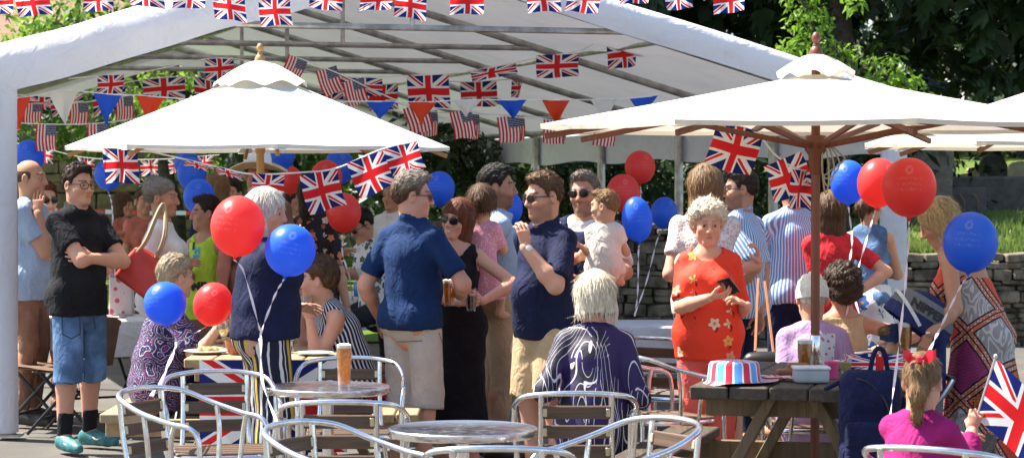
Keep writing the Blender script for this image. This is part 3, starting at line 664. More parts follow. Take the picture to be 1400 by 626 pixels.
def blades(n, f, mat, hgt=.09):
    r = np.random.default_rng(5); V = np.zeros((n, 3, 3)); k = 0
    while k < n:
        x, y = f(r)
        z = hill(x, y); a = r.uniform(0, 6.28); w = .012 + .01 * r.random(); h = hgt * r.uniform(.5, 1.6); dx, dy = math.cos(a) * w, math.sin(a) * w; l = r.normal(0, .03, 2)
        V[k] = [(x - dx, y - dy, z - .02), (x + dx, y + dy, z - .02), (x + l[0], y + l[1], z + h)]; k += 1
    return fast_mesh('grass', V.reshape(-1, 3), np.arange(3 * n).reshape(-1, 3), False)
GRASS = leafm('grass_blade', (.09, .17, .025), (.19, .25, .06), .4)
o = link('grass', blades(26000, lambda r: (r.uniform(4.0, 10.5), 24.9 + 14 * r.random() ** 1.6), GRASS), GRASS); setp(o, kind='stuff')
o = link('grass', blades(16000, lambda r: (r.uniform(-10.5, -3), 26 + 18 * r.random()), GRASS), GRASS); setp(o, kind='stuff')

# ---------------------------------------------------------------- dry stone retaining wall: courses of uneven stones
def stone_wall(name, label, x0, x1, y, h0, h1, mat, course=.12, L=(.18, .5), z0=-.05, depth=.35, coping=True):
    r = random.Random(len(label)); m = MB(); z = z0; top = lambda x: h0 + (h1 - h0) * (x - x0) / (x1 - x0); c = 0
    while z < max(h0, h1) - .02:
        hh = course * r.choice((.6, .8, 1., 1.2, 1.7)); x = x0 - r.uniform(0, .2)
        while x < x1:
            l = r.uniform(*L); 
            if z + hh < top(x + l / 2) + .05:
                Mx = Matrix.Rotation(r.gauss(0, .05), 3, 'Y') @ Matrix.Rotation(r.uniform(-.10, .10), 3, 'Z')
                m.box((x + l / 2, y + depth / 2 + r.uniform(-.045, .03), z + hh / 2 + r.gauss(0, .006)), (l - r.uniform(.0, .03), depth * r.uniform(.85, 1.05), hh * r.uniform(.82, 1.02)), Mx, r.uniform(.006, .02))
            x += l
        z += hh
    o = empty(name, ((x0 + x1) / 2, y, 0), label, 'wall'); q = -np.array(o.location); m2 = MB().box((0, depth / 2 + .03, (z0 + min(h0, h1)) / 2), (x1 - x0, depth * .8, min(h0, h1) - z0 - .06)); m2.build('core', DSTONE, o)
    m.build('stonework', mat, o, tuple(q)); return o
stone_wall('stone_wall', 'low dry stone retaining wall holding the grass bank at right', 3.3, 12, 24.5, .95, .80, STONE, .075, (.12, .42))
stone_wall('stone_wall', 'taller shaded dry stone wall behind the open side of the marquee', -1.2, 3.28, 24.5, 1.28, 1.22, STONE, .075, (.12, .42))
o = stone_wall('stone_wall', 'long brown churchyard wall beyond the lawn on the left', -16, 1.5, 43, 2.7, 2.5, stonem('brown_stone', (.14, .095, .06), (.27, .20, .13), .2), .2, (.3, .8), z0=.3, depth=.5)

# ---------------------------------------------------------------- trees
def foliage(n, centres, leaf, mat, seed, palm=1, up=.4, name='crown'):
    r = np.random.default_rng(seed); cs = np.array([c[:3] for c in centres]); rs = np.array([c[3] for c in centres]); w = rs ** 2; pick = r.choice(len(cs), n, p=w / w.sum())
    d = r.normal(size=(n, 3)); d /= np.linalg.norm(d, axis=1)[:, None]; d[:, 2] *= .8; p = cs[pick] + d * (rs[pick] * r.uniform(.55, 1.05, n))[:, None]
    out = []; nrm = d * .5 + r.normal(size=(n, 3)) * .5; nrm[:, 2] += up; nrm /= np.linalg.norm(nrm, axis=1)[:, None]
    a = np.cross(nrm, r.normal(size=(n, 3))); a /= np.linalg.norm(a, axis=1)[:, None]; bb = np.cross(nrm, a); s = leaf * r.uniform(.6, 1.3, n)[:, None]
    for i in range(palm):                  # palmate: leaflets fan out from the stalk and droop
        q = (i - (palm - 1) / 2) * (2.2 / max(1, palm - 1)) if palm > 1 else 0; u = a * math.cos(q) + bb * math.sin(q); v = -a * math.sin(q) + bb * math.cos(q); L = s * (1 - .22 * abs(q)); dr = np.array([0, 0, -.35])
        m1 = p + u * L * .55; tip = p + u * L + dr * L * .9; out.append(np.stack([p, m1 + v * L * .2 + dr * L * .3, tip, m1 - v * L * .2 + dr * L * .3], 1))
    V = np.concatenate(out).reshape(-1, 3); return fast_mesh(name, V, np.arange(len(V)).reshape(-1, 4), False)
def tree(label, x, y, z0, blobs, n, leaf, mat, seed, palm=1, r0=.35, htop=7, limbs=6, group=None, name='tree'):
    o = empty(name, (x, y, z0), label, 'tree', group); r = random.Random(seed); m = MB(); pts = [(r.uniform(-.1, .1) * i, r.uniform(-.1, .1) * i, htop * i / 5) for i in range(6)]; m.tube(curve(pts, 15), np.linspace(r0, r0 * .25, 16)[:len(curve(pts, 15))], 9)
    for i in range(limbs):
        bl = blobs[i % len(blobs)]; a = np.array((0, 0, htop * r.uniform(.25, .8))); e = np.array(bl[:3]); mid = (a + e) / 2 + np.array((0, 0, .3)); c = curve([a, mid, e], 8); m.tube(c, np.linspace(r0 * .32, .03, len(c)), 6)
    m.build('trunk', BARK, o); me = foliage(n, blobs, leaf, mat, seed, palm); link('crown', me, mat, o); return o
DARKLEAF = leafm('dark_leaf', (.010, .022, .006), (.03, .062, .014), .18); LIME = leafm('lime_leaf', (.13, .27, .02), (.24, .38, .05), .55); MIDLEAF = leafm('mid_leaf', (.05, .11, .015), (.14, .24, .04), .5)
def rb(seed, n, bx, by, bz, r):            # random clumps in a box
    q = random.Random(seed); return [(q.uniform(*bx), q.uniform(*by), q.uniform(*bz), q.uniform(*r)) for _ in range(n)]
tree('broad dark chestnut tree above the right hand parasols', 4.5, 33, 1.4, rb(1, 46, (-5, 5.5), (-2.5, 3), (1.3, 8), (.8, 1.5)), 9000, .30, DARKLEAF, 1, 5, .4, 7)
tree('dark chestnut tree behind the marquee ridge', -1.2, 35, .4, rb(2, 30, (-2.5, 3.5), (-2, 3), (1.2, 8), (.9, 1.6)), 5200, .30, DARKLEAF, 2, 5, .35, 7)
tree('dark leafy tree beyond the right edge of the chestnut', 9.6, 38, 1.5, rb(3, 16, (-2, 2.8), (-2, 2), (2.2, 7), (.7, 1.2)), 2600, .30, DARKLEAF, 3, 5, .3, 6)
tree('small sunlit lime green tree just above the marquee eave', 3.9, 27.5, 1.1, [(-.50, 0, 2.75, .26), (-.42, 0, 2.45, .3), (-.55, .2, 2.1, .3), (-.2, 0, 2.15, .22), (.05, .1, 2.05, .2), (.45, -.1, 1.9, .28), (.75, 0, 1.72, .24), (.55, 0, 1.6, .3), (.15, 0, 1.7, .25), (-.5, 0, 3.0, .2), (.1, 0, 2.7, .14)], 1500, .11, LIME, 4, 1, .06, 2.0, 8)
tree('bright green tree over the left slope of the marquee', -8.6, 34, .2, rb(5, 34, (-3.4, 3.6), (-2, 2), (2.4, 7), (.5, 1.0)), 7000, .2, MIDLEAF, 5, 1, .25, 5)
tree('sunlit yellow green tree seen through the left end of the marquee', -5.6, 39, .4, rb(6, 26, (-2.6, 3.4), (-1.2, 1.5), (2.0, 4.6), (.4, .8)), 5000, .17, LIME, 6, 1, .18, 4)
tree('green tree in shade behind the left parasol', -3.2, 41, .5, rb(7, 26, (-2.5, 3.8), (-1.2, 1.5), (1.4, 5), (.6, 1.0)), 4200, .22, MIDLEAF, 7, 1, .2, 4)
# the wood that closes the view
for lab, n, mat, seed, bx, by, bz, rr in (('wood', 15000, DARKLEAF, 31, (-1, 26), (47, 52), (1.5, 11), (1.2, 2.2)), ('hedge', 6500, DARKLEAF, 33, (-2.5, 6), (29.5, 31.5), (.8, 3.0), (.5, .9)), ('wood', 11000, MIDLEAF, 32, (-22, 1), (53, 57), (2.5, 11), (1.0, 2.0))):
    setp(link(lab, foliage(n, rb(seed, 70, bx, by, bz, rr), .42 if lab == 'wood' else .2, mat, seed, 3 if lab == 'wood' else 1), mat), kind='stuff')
# shrubs behind the wall under the marquee's side
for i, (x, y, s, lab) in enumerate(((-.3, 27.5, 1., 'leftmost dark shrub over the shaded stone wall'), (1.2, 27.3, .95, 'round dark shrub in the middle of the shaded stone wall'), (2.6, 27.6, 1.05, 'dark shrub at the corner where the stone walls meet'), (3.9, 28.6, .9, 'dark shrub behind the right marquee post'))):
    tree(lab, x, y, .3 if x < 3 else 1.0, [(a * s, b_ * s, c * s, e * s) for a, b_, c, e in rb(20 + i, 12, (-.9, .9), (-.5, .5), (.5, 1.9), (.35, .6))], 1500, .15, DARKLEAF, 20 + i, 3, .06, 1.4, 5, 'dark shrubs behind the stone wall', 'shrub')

# ---------------------------------------------------------------- houses beyond
def house(label, x, y, w, dp, h, wallm, roofm, wins, z0=0, rh=1.6):
    o = empty('house', (x, y, z0), label, 'house'); MB().box((0, 0, h / 2), (w, dp, h)).build('wall', wallm, o)
    m = MB(); e = .3; m.add([(-w / 2 - e, -dp / 2 - e, h - .1), (w / 2 + e, -dp / 2 - e, h - .1), (w / 2 + e, dp / 2 + e, h - .1), (-w / 2 - e, dp / 2 + e, h - .1), (-w / 2 - e, 0, h + rh), (w / 2 + e, 0, h + rh)], [(0, 1, 5, 4), (2, 3, 4, 5), (0, 4, 3), (1, 2, 5), (3, 2, 1, 0)]); m.build('roof', roofm, o)
    for wx, wz, ww, wh, nx, ny in wins:
        f = MB(); yy = -dp / 2 - .03
        for i in range(nx + 1): f.box((wx - ww / 2 + ww * i / nx, yy, wz), (.07, .08, wh + .07))
        for j in range(ny + 1): f.box((wx, yy - .004, wz - wh / 2 + wh * j / ny), (ww, .08, .07))
        q = f.build('window', WINF, o); MB().box((wx, yy + .022, wz), (ww, .02, wh)).build('pane', GLASSD, q)
    return o
WINF = plain('painted_window_frame', (.50, .52, .40), .6); GLASSD = Mt('dark_pane', .08, spec=.7, col=(.012, .014, .016)).m; BRICKR = stonem('old_brick', (.22, .13, .085), (.34, .22, .15), .1); TILE = wood('clay_tiles', (.30, .17, .11), .6, .85, 'x', .6)
house('brown stone house with pale paned windows behind the lawn', -7.5, 50, 12, 6, 3.6, stonem('house_stone', (.16, .11, .075), (.27, .20, .14), .1), TILE, [(-1.2, 1.75, 1.5, 1.3, 3, 3), (1.0, 1.75, 1.5, 1.3, 3, 3), (2.95, 1.75, 1.5, 1.3, 3, 3), (4.9, 1.75, 1.0, 1.3, 2, 3)], .6)
house('pale brick house at the top right corner', 15.5, 62, 8, 6, 4.0, plain('pale_render', (.62, .60, .55), .9), TILE, [(-2.35, 3.0, .5, .8, 1, 2), (-1.4, 3.0, .5, .8, 1, 2)], 2.0, 3.2)

# ---------------------------------------------------------------- churchyard pieces on the bank
def gravestone(label, px, py_top, py_bot, d, w, mat, lean=0, shape='round'):
    p = W(px, py_bot, d); h = (py_bot - py_top) * d / F + .25; z0 = p[2] - .25; m = MB()
    prof = [(-w / 2, 0), (w / 2, 0), (w / 2, h * .78)] + ([(w / 2 * math.cos(a) * .92, h * .80 + h * .2 * math.sin(a)) for a in np.linspace(.15, math.pi - .15, 9)] if shape == 'round' else [(w * .42, h), (-w * .42, h * .97)]) + [(-w / 2, h * .78)]
    n = len(prof); c, s = math.cos(R(lean)), math.sin(R(lean)); P = [(x * c + z * s, yy, z * c - x * s) for yy in (-.07, .07) for x, z in prof]
    m.add(P, [tuple(range(n)), tuple(range(2 * n - 1, n - 1, -1))] + [(i, i + n, (i + 1) % n + n, (i + 1) % n) for i in range(n)])
    return setp(m.build('gravestone', mat, None, (p[0], p[1], z0)), label, 'gravestone', 'gravestones on the bank')
gravestone('small tan gravestone with a flat top, leftmost on the bank', 1321, 236, 262, 36, .22, STONE2, -2, 'flat')
gravestone('narrow pale gravestone leaning left beside the dark one', 1338, 227, 258, 36, .28, STONE2, -5, 'flat')
gravestone('tall dark gravestone with a rounded shoulder', 1357, 211, 258, 35.5, .42, DSTONE, 0)
gravestone('pale gravestone cut off by the right edge', 1393, 220, 258, 35.8, .42, STONE2, 2)
BOARD = plain('grey_board', (.075, .064, .055), .8, var=.25); BOARD2 = plain('brown_board', (.16, .13, .10), .8, var=.2)
p = W(1370, 270, 31); setp(MB().box((0, 0, 0), (2.1, .5, .55), None, .03).build('stone_trough', BOARD, None, (p[0] + .3, p[1], hill(p[0], 31) + .22)), 'long grey trough lying on the bank before the gravestones', 'trough')
p = W(1308, 285, 30); o = MB().box((0, 0, 0), (.75, .06, .42), Matrix.Rotation(-.2, 3, 'X'), .01).build('wooden_crate', BOARD, None, (p[0], p[1], hill(p[0], 30) + .2)); setp(o, 'low dark wooden board with rope handles on the bank', 'board')
m = MB()
for x in (-.15, .02, .2): m.tube(curve([(x, -.06, .12), (x + .05, -.09, .04), (x + .06, -.07, -.08)], 8), .012, 6)
m.build('handle', plain('rope', (.16, .11, .06), .9), o)
p = W(1272, 270, 29.5); setp(MB().box((0, 0, 0), (.55, .05, 1.1), Matrix.Rotation(-.12, 3, 'X') @ Matrix.Rotation(.06, 3, 'Y'), .01).build('display_board', BOARD2, None, (p[0], p[1], hill(p[0], 29.5) + .5)), 'plain brown board standing on the bank behind the red balloons', 'board')
# tape barrier across the lawn on the left
o = empty('barrier_tape', W(100, 330, 33) * A(1, 1, 0), 'red and white barrier tape strung between stakes across the lawn', 'barrier'); loc = np.array(o.location)
t = Mt('red_white_tape', .5); u = t.xyz(t.co())[0]; t.base(t.mix((u * 2.2).fr().gt(.5), (.75, .74, .72), (.65, .05, .03))); pts = [W(px, py, 33) - loc for px, py in ((-30, 286), (60, 287), (130, 289), (210, 291), (300, 291))]
V = [];  m = MB(); m.grid([[q - A(0, 0, .03), q + A(0, 0, .03)] for q in curve(pts, 40)]); m.build('tape', t.m, o)
for px in (62, 212): q = W(px, 288, 33.02) - loc; MB().tube([(q[0], q[1], -.2), (q[0], q[1], q[2] + .05)], .02, 6).build('stake', BOARD2, o)
# ---------------------------------------------------------------- marquee: open frame tent, gable towards us, running back to the left
ML = A(-3.375, 15.7, 0); MW = A(math.cos(R(17)), math.sin(R(17)), 0); MD = A(-math.sin(R(17)), math.cos(R(17)), 0)
TW, BAY, NB, EZ, RZ, UR, EL, ER = 6.5, 2.2, 5, 2.36, 3.30, .43, 2.42, 2.26
def zr(u): return EL + (RZ - EL) * u / UR if u < UR else ER + (RZ - ER) * (1 - u) / (1 - UR)
def mq(u, v, z): return MW * u * TW + MD * v * BAY + A(0, 0, z)        # u across 0..1, v bays
mar = empty('marquee', ML, 'large white open sided marquee with a steel tube frame and bunting inside', 'marquee')
for i in range(NB + 1):
    for u, nm in ((0, 0), (1, 1)):
        m = MB(); m.tube([mq(u, i, 0), mq(u, i, zr(u) - .03)], .042, 10); m.box(mq(u, i, .008), (.16, .16, .016)); m.build('post', STEEL, mar)
        m = MB(); m.tube([mq(u, i, zr(u) - .06), mq(UR, i, RZ - .05)], .030, 8); m.build('rafter', STEEL, mar)
    zt = 2.84; a, b_ = UR * (zt - EL) / (RZ - EL) + .01, 1 - (1 - UR) * (zt - ER) / (RZ - ER) - .01
    if i < 4:
        m = MB(); m.tube([mq(a, i, zt - .05), mq(b_, i, zt - .05)], .022, 8); m.tube([mq(UR, i, zt - .05), mq(UR, i, RZ - .05)], .018, 8); m.build('tie_beam', STEEL, mar)
for u in (0, 1): MB().tube([mq(u, 0, zr(u) - .03), mq(u, NB, zr(u) - .03)], .028, 8).build('eave_rail', STEEL, mar)
MB().tube([mq(UR, 0, RZ - .06), mq(UR, NB, RZ - .06)], .026, 8).build('ridge_rail', STEEL, mar)
for u in (.72,): MB().tube([mq(u, 0, zr(u) - .045), mq(u, NB, zr(u) - .045)], .018, 8).build('purlin', STEEL, mar)
P0, P1 = [], []
for v in np.linspace(0, NB, 46):
    sag = lambda w: -.05 * math.sin(math.pi * (v % 1)) ** 2 * math.sin(math.pi * w) + .012 * math.sin(w * 17 + v * 5) * math.sin(math.pi * w)
    P0.append([mq(w * UR, v, EL + (RZ - EL) * w + sag(w)) for w in np.linspace(0, 1, 18)]); P1.append([mq(1 - w * (1 - UR), v, ER + (RZ - ER) * w + sag(w)) for w in np.linspace(0, 1, 18)])
m = MB(); m.grid(P0); m.grid(P1); m.build('roof_sheet', TENT, mar)
def pelmet(u0, u1, z0, z1, n, seed, nm, hs=1.):   # the padded sheet folded over the gable edge
    r = waves(seed, 5); G = []
    for t in np.linspace(0, 1, n):
        u = u0 + (u1 - u0) * t; z = z0 + (z1 - z0) * t; w = float(r(u * 3, seed, .3)) * .02; q = float(r(u * 7, 2, seed)) * .012
        prof = [(.16, .05), (.17, .135 + w), (.11, .175 + w), (.03, .175 + w), (-.035, .145 + w), (-.075, .09), (-.095 + q, .03), (-.10 + q, -.03), (-.095 - q, -.10), (-.088 + q, -.165 + w)]
        G.append([mq(u, 0, z + b * hs) + MD * a * hs for a, b in prof])
    m = MB(); m.grid(G); return m.build(nm, TENT, mar)
pelmet(-.035, UR, EL - .03, RZ + .02, 60, 3, 'gable_valance'); pelmet(1.03, UR, ER - .01, RZ + .02, 60, 8, 'gable_valance', .72)
w = waves(4, 4); G = []
for v in np.linspace(0, NB, 80): G.append([mq(1.0, v, z) + MW * (.05 + .025 * float(w(v * 2.2, z, 1)) * (ER - z + .1) + .05 * math.sin(math.pi * (v % 1)) * (ER - z) * .4) for z in np.linspace(ER, 1.9 + .02 * math.sin(v * 6), 8)])
m = MB(); m.grid(G); m.build('side_valance', TENT, mar)
G = []
for u in np.linspace(0, 1, 40): z = zr(u); G.append([mq(u, NB, zz) for zz in np.linspace(z + .02, z - .24, 5)])
m = MB(); m.grid(G); m.build('gable_valance', TENT, mar)
def leg_cover(u, off, w, seed):
    r = waves(seed, 30, (1, 1, .12)); G = []; c = mq(u, 0, 0) + MW * off - MD * .02
    for z in np.linspace(.03, zr(u) - .06, 26):
        G.append([c + MW * (w / 2 * math.copysign(abs(math.cos(a)) ** .6, math.cos(a)) * (1 + .06 * float(r(math.cos(a) * .3, math.sin(a) * .3, z)))) + MD * (.07 * math.sin(a) + .018 * float(r(a * .1, .5, z * .6))) + A(0, 0, z) for a in np.linspace(0, 2 * math.pi, 30)])
    m = MB(); m.grid(G); m.build('leg_curtain', TENT, mar)
leg_cover(0, -.03, .17, 5); leg_cover(1, .02, .21, 6)

# ---------------------------------------------------------------- parasols
def parasol(label, px, d, Rr, ze, za, ph, polem, canv, vent=(.19, .10), pr=.024, ribm=None, hubz=None, n=8):
    c = W(px, 600, d) * A(1, 1, 0); o = empty('parasol', c, label, 'parasol', 'garden parasols'); ribm = ribm or polem; hubz = hubz or ze - .10
    MB().tube([(0, 0, .02), (0, 0, za + .02)], pr, 12).build('pole', polem, o)
    cor = [A(Rr * math.sin(R(ph) + 2 * math.pi * i / n), -Rr * math.cos(R(ph) + 2 * math.pi * i / n), ze) for i in range(n)]; ap = A(0, 0, za); m = MB()
    for i in range(n):
        a, b = cor[i], cor[(i + 1) % n]; G = []
        for t in np.linspace(.04, 1, 14):
            row = []
            for s in np.linspace(0, 1, 9):
                e = a * (1 - s) + b * s; p = ap * (1 - t) + e * t; p = p + A(0, 0, -.008 * math.sin(math.pi * s) * t * t - .004 * math.sin(math.pi * t))
                p[:2] *= 1 - .035 * math.sin(math.pi * s) * t; row.append(p)
            G.append(row)
        m.grid(G)
        H_ = [[q * A(1, 1, 1) for q in G[-1]], [q * A(.998, .998, 1) - A(0, 0, .022) for q in G[-1]]]; m.grid(H_)
    m.build('canopy', canv, o)
    m = MB(); G = []; zv = za - (za - ze) * vent[0] / Rr; vh = vent[1]
    for t in np.linspace(0, 1, 7):
        G.append([A(math.sin(a) * (.03 + (vent[0] - .03) * t), -math.cos(a) * (.03 + (vent[0] - .03) * t), za + vh - (za + vh - zv - .012) * t ** 1.5 + (.034 * abs(math.sin((a - R(ph)) * n / 2)) ** 1.5 - .004) * t ** 2) for a in np.linspace(0, 2 * math.pi, n * 8 + 1)])
    m.grid(G); m.build('vent', canv, o)
    MB().lathe([(.0001, .13), (.012, .125), (.022, .105), (.022, .09), (.010, .075), (.017, .066), (.017, .058), (.026, .05), (.034, .03), (.034, .0)], (0, 0, za + vh - .02), 14).build('finial', polem, o)
    MB().lathe([(pr + .001, .055), (.05, .05), (.055, .02), (.055, -.02), (.036, -.045), (.030, -.13), (pr + .001, -.14)], (0, 0, hubz), 14).build('hub', ribm, o)
    for cr in cor:
        u = nz(cr * A(1, 1, 0)); rib = ap * .97 + u * .03 - A(0, 0, .03); e = cr * .985 - A(0, 0, .028); q = MB().beam(rib, e, .022, .028, bev=.003).build('rib', ribm, o)
        MB().beam(u * .045 + A(0, 0, hubz), rib * .48 + e * .52 - A(0, 0, .02), .018, .026, bev=.003).build('strut', ribm, q)
        MB().grid([[cr * A(.90, .90, 1) + A(0, 0, (za - ze) * .10 - .043) + np.cross(u, A(0, 0, 1)) * s * .035, cr * A(.995, .995, 1) - A(0, 0, .032) + np.cross(u, A(0, 0, 1)) * s * .05] for s in (-1, 0, 1)], False).build('rib_pocket', canv, q)
    return o
parasol('white parasol with a pale wooden pole, left of the standing crowd', 356, 14.5, 1.19, 1.925, 2.40, 11, HONEY, PARA, (.29, .055), hubz=2.02)
PR = parasol('large cream parasol with a reddish wooden pole through the dark picnic table', 1115, 11.4, 1.37, 1.985, 2.24, 11, REDW, CREAM, (.19, .09), .022)
parasol('cream parasol cut off by the right edge of the photo', 1505, 14.6, 1.49, 1.945, 2.42, 3, TEAK, CREAM)
m = MB()                                   # cord coiled on the right pole
for i in range(4): m.tube(curve([(.03, -.03, -.02), (.05 + .02 * i, -.035, -.10), (.06 + .025 * i, -.04, -.22 + .03 * i), (.045 + .01 * i, -.035, -.30 + .04 * i), (.03, -.03, -.2), (.028, -.03, -.05)], 20), .0045, 5)
m.build('cord', plain('cord', (.34, .30, .20), .9), PR, (0, 0, 1.95))
MB().lathe([(.0235, 0), (.026, .004), (.026, .13), (.0235, .134)], (0, 0, .83), 14).build('joint_sleeve', ALU, PR)

# ---------------------------------------------------------------- bunting: a string with its flags sewn on
def bunting(label, pts, flags, seed=0, sr=.005, cat='bunting'):
    P = curve([W(*p) for p in pts], 90); org = P[0]; o = empty('bunting', org, label, cat); r = random.Random(seed)
    MB().tube([p - org for p in P], sr, 5).build('string', STRING, o); pxs = [700 + p[0] * F / p[1] for p in P]
    for fl in flags:
        px, w, h, kind = fl[:4]; tw = fl[4] if len(fl) > 4 else r.uniform(-.5, .5); ti = fl[5] if len(fl) > 5 else 0
        i = min(range(len(P) - 1), key=lambda j: abs((pxs[j] + pxs[j + 1]) / 2 - px)); c = (P[i] + P[i + 1]) / 2; d = c[1]; c = A((px - 700) * d / F, d, c[2]); sx = d / F; u = nz(P[i + 1] - P[i])
        w, h = w * sx, h * sx; ct, st_ = math.cos(tw), math.sin(tw); u = nz(A(u[0] * ct, u[1] + st_, u[2])); dn = nz(A(math.sin(R(ti)), 0, -math.cos(R(ti)))); 
        if ti: u = nz(u - dn * (u @ dn))
        nn = nz(np.cross(u, dn)); ph = r.uniform(0, 6); am = r.uniform(.016, .034) * (w / .2); V, UV, Q = [], [], []; nx, ny = 11, 9
        for j in range(ny):
            for k in range(nx):
                s, t = k / (nx - 1), j / (ny - 1); wv = am * (math.sin(s * 5.5 + ph + t * 1.3) * (.25 + t) + .7 * math.sin(s * 11 + ph * 2) * t * .5); ww = w * (1 - t) if kind[0] == 'p' else w
                p = c + u * (s - .5) * ww + dn * h * t * (1 - .03 * math.sin(s * 6 + ph)) + nn * wv + u * .012 * math.sin(ph + 3 * t) * t; V.append(p - org); UV.append((s, 1 - t))
        Q = [(j * nx + k, j * nx + k + 1, (j + 1) * nx + k + 1, (j + 1) * nx + k) for j in range(ny - 1) for k in range(nx - 1)]
        me = bpy.data.meshes.new('flag'); me.from_pydata([tuple(v) for v in V], [], Q); me.polygons.foreach_set('use_smooth', [True] * len(Q)); ul = me.uv_layers.new(name='UVMap')
        for lp in me.loops: ul.data[lp.index].uv = UV[lp.vertex_index]
        link('flag' if kind[0] != 'p' else 'pennant', me, {'u': UJ, 's': US, 'pb': PEN[0], 'pr': PEN[1], 'pw': PEN[2]}[kind], o)
    return o
bunting('union flag bunting strung highest, in front of the marquee along the top edge', [(-260, -60, 15.2), (-30, -14, 15.2), (45, -12, 15.2), (205, -20, 15.2), (376, -2, 15.2), (450, -18, 15.2), (563, -10, 15.2), (637, -14, 15.2), (865, -26, 15.2), (1030, -20, 15.2), (1260, -75, 15.2)],
        [(x, w, h, 'u', tw, ti) for x, w, h, tw, ti in ((-5, 44, 30, .2, 4), (45, 46, 34, .25, 5), (137, 40, 34, .1, 0), (205, 48, 30, .3, -8), (258, 44, 28, .2, 3), (314, 44, 36, .1, 0), (376, 43, 38, .0, 2), (450, 46, 32, .2, -6), (515, 46, 28, .3, 5), (563, 44, 36, .1, -8), (637, 46, 34, .15, 2), (740, 46, 38, .2, 4), (800, 46, 42, .15, -3), (865, 40, 32, .3, 5), (925, 40, 36, .3, 8), (994, 46, 36, .25, 10))], 1)
bunting('union flag bunting hanging under the left parasol in front of the crowd', [(112, 203, 13.75), (140, 202, 13.7), (190, 205, 13.65), (240, 215, 13.6), (300, 229, 13.55), (345, 238, 13.5), (410, 236, 13.5), (460, 230, 13.5), (520, 205, 13.5), (575, 192, 13.6)],
        [(165, 50, 47, 'u', .05, 1), (268, 34, 9, 'u', .6, 0), (312, 36, 10, 'u', .5, 0), (368, 44, 36, 'u', .2, -4), (435, 52, 54, 'u', .1, 14), (499, 54, 52, 'u', .05, 22), (547, 56, 42, 'u', .1, 20)], 2)
bunting('union flag bunting dangling below the right parasol', [(975, 172, 11.5), (1005, 172, 11.5), (1035, 183, 11.5), (1060, 212, 11.5), (1092, 232, 11.45), (1118, 232, 11.5)],
        [(1012, 66, 62, 'u', .0, -14), (1068, 62, 52, 'u', .1, 24), (1098, 42, 52, 'u', .3, -6)], 3)
bunting('union flag bunting rising across the middle of the marquee to the ridge at right', [(95, 108, 18), (200, 98, 18), (300, 80, 18), (400, 95, 18), (465, 106, 18), (556, 104, 18), (614, 101, 18), (650, 97, 18), (735, 80, 18), (792, 70, 18), (822, 57, 18), (870, 60, 18)],
        [(152, 36, 26, 'u', .3), (300, 40, 28, 'u', .3, 6), (494, 58, 24, 'u', .15, -3), (585, 57, 46, 'u', .05, 1), (674, 68, 15, 'u', .4, 0), (762, 58, 31, 'u', .05, 2), (848, 46, 36, 'u', .5, 10)], 4)
bunting('union flag bunting on the second string, deep inside the marquee', [(0, 128, 21.5), (90, 132, 21.5), (180, 112, 21.5), (260, 106, 21.5), (340, 122, 21.5), (440, 128, 21.5), (525, 116, 21.5), (600, 112, 21.5), (655, 112, 21.5), (730, 105, 21.5), (800, 95, 21.5)],
        [(58, 44, 18, 'u', .2), (92, 44, 26, 'u', .3), (150, 46, 34, 'u', .2), (224, 58, 30, 'u', .1), (285, 40, 34, 'u', .2), (352, 40, 30, 'u', .2), (450, 40, 30, 'u', .2), (525, 40, 36, 'u', .2), (654, 50, 34, 'u', .02), (708, 24, 26, 'u', .9)], 5)
bunting('triangular red, white and blue pennants strung across the marquee front', [(-20, 133, 16.2), (30, 134, 16.2), (88, 124, 16.2), (148, 129, 16.3), (205, 132, 16.4), (330, 140, 16.6), (500, 139, 16.9), (580, 140, 17), (640, 137, 17.1), (760, 137, 17.2), (840, 136, 17.3), (900, 131, 17.3)],
        [(0, 42, 44, 'pb'), (24, 42, 44, 'pr'), (88, 42, 46, 'pw'), (148, 42, 42, 'pb'), (206, 42, 40, 'pr'), (264, 42, 40, 'pw'), (324, 42, 40, 'pb'), (384, 42, 40, 'pr'), (452, 42, 40, 'pw'), (520, 42, 24, 'pb'), (578, 42, 30, 'pr'), (639, 42, 22, 'pw'), (700, 40, 26, 'pb'), (760, 40, 34, 'pr'), (825, 42, 28, 'pw'), (880, 40, 26, 'pb')], 6)
bunting('striped starred flags on a slanting string from the ridge tie to the right', [(395, 76, 17.8), (420, 84, 17.8), (470, 104, 17.8), (520, 128, 17.8), (563, 144, 17.8), (628, 151, 17.8), (693, 159, 17.8), (760, 165, 17.8), (830, 168, 17.8), (900, 170, 17.8)],
        [(408, 28, 32, 's', .3, -20), (446, 30, 36, 's', .2, 18), (482, 30, 34, 's', .2, 16), (566, 32, 38, 's', .1, 18), (629, 30, 38, 's', .1, 12), (694, 30, 36, 's', .1, 6), (758, 30, 32, 's', .1), (826, 30, 32, 's', .1)], 7)
bunting('striped starred flags on the farther string behind', [(540, 140, 20.5), (583, 152, 20.5), (645, 156, 20.5), (704, 158, 20.5), (800, 165, 20.5)], [(585, 26, 34, 's', .2, 6), (644, 22, 34, 's', .2, 2), (704, 26, 34, 's', .2, 2), (766, 24, 30, 's')], 8)
bunting('small striped starred flags on the upper string at the left end', [(-10, 146, 20.5), (46, 142, 20.5), (108, 141, 20.5), (170, 132, 20.5), (215, 128, 20.5)], [(46, 24, 26, 's', .1), (108, 26, 30, 's', .05), (170, 25, 32, 's', .05)], 9)
bunting('larger striped starred flags on the lower string at the left end', [(5, 167, 18.5), (65, 170, 18.5), (132, 169, 18.5), (200, 160, 18.5), (250, 150, 18.5)], [(15, 22, 24, 'u', .5), (64, 28, 36, 's', .02), (134, 28, 34, 's', .05), (190, 30, 30, 's')], 10)
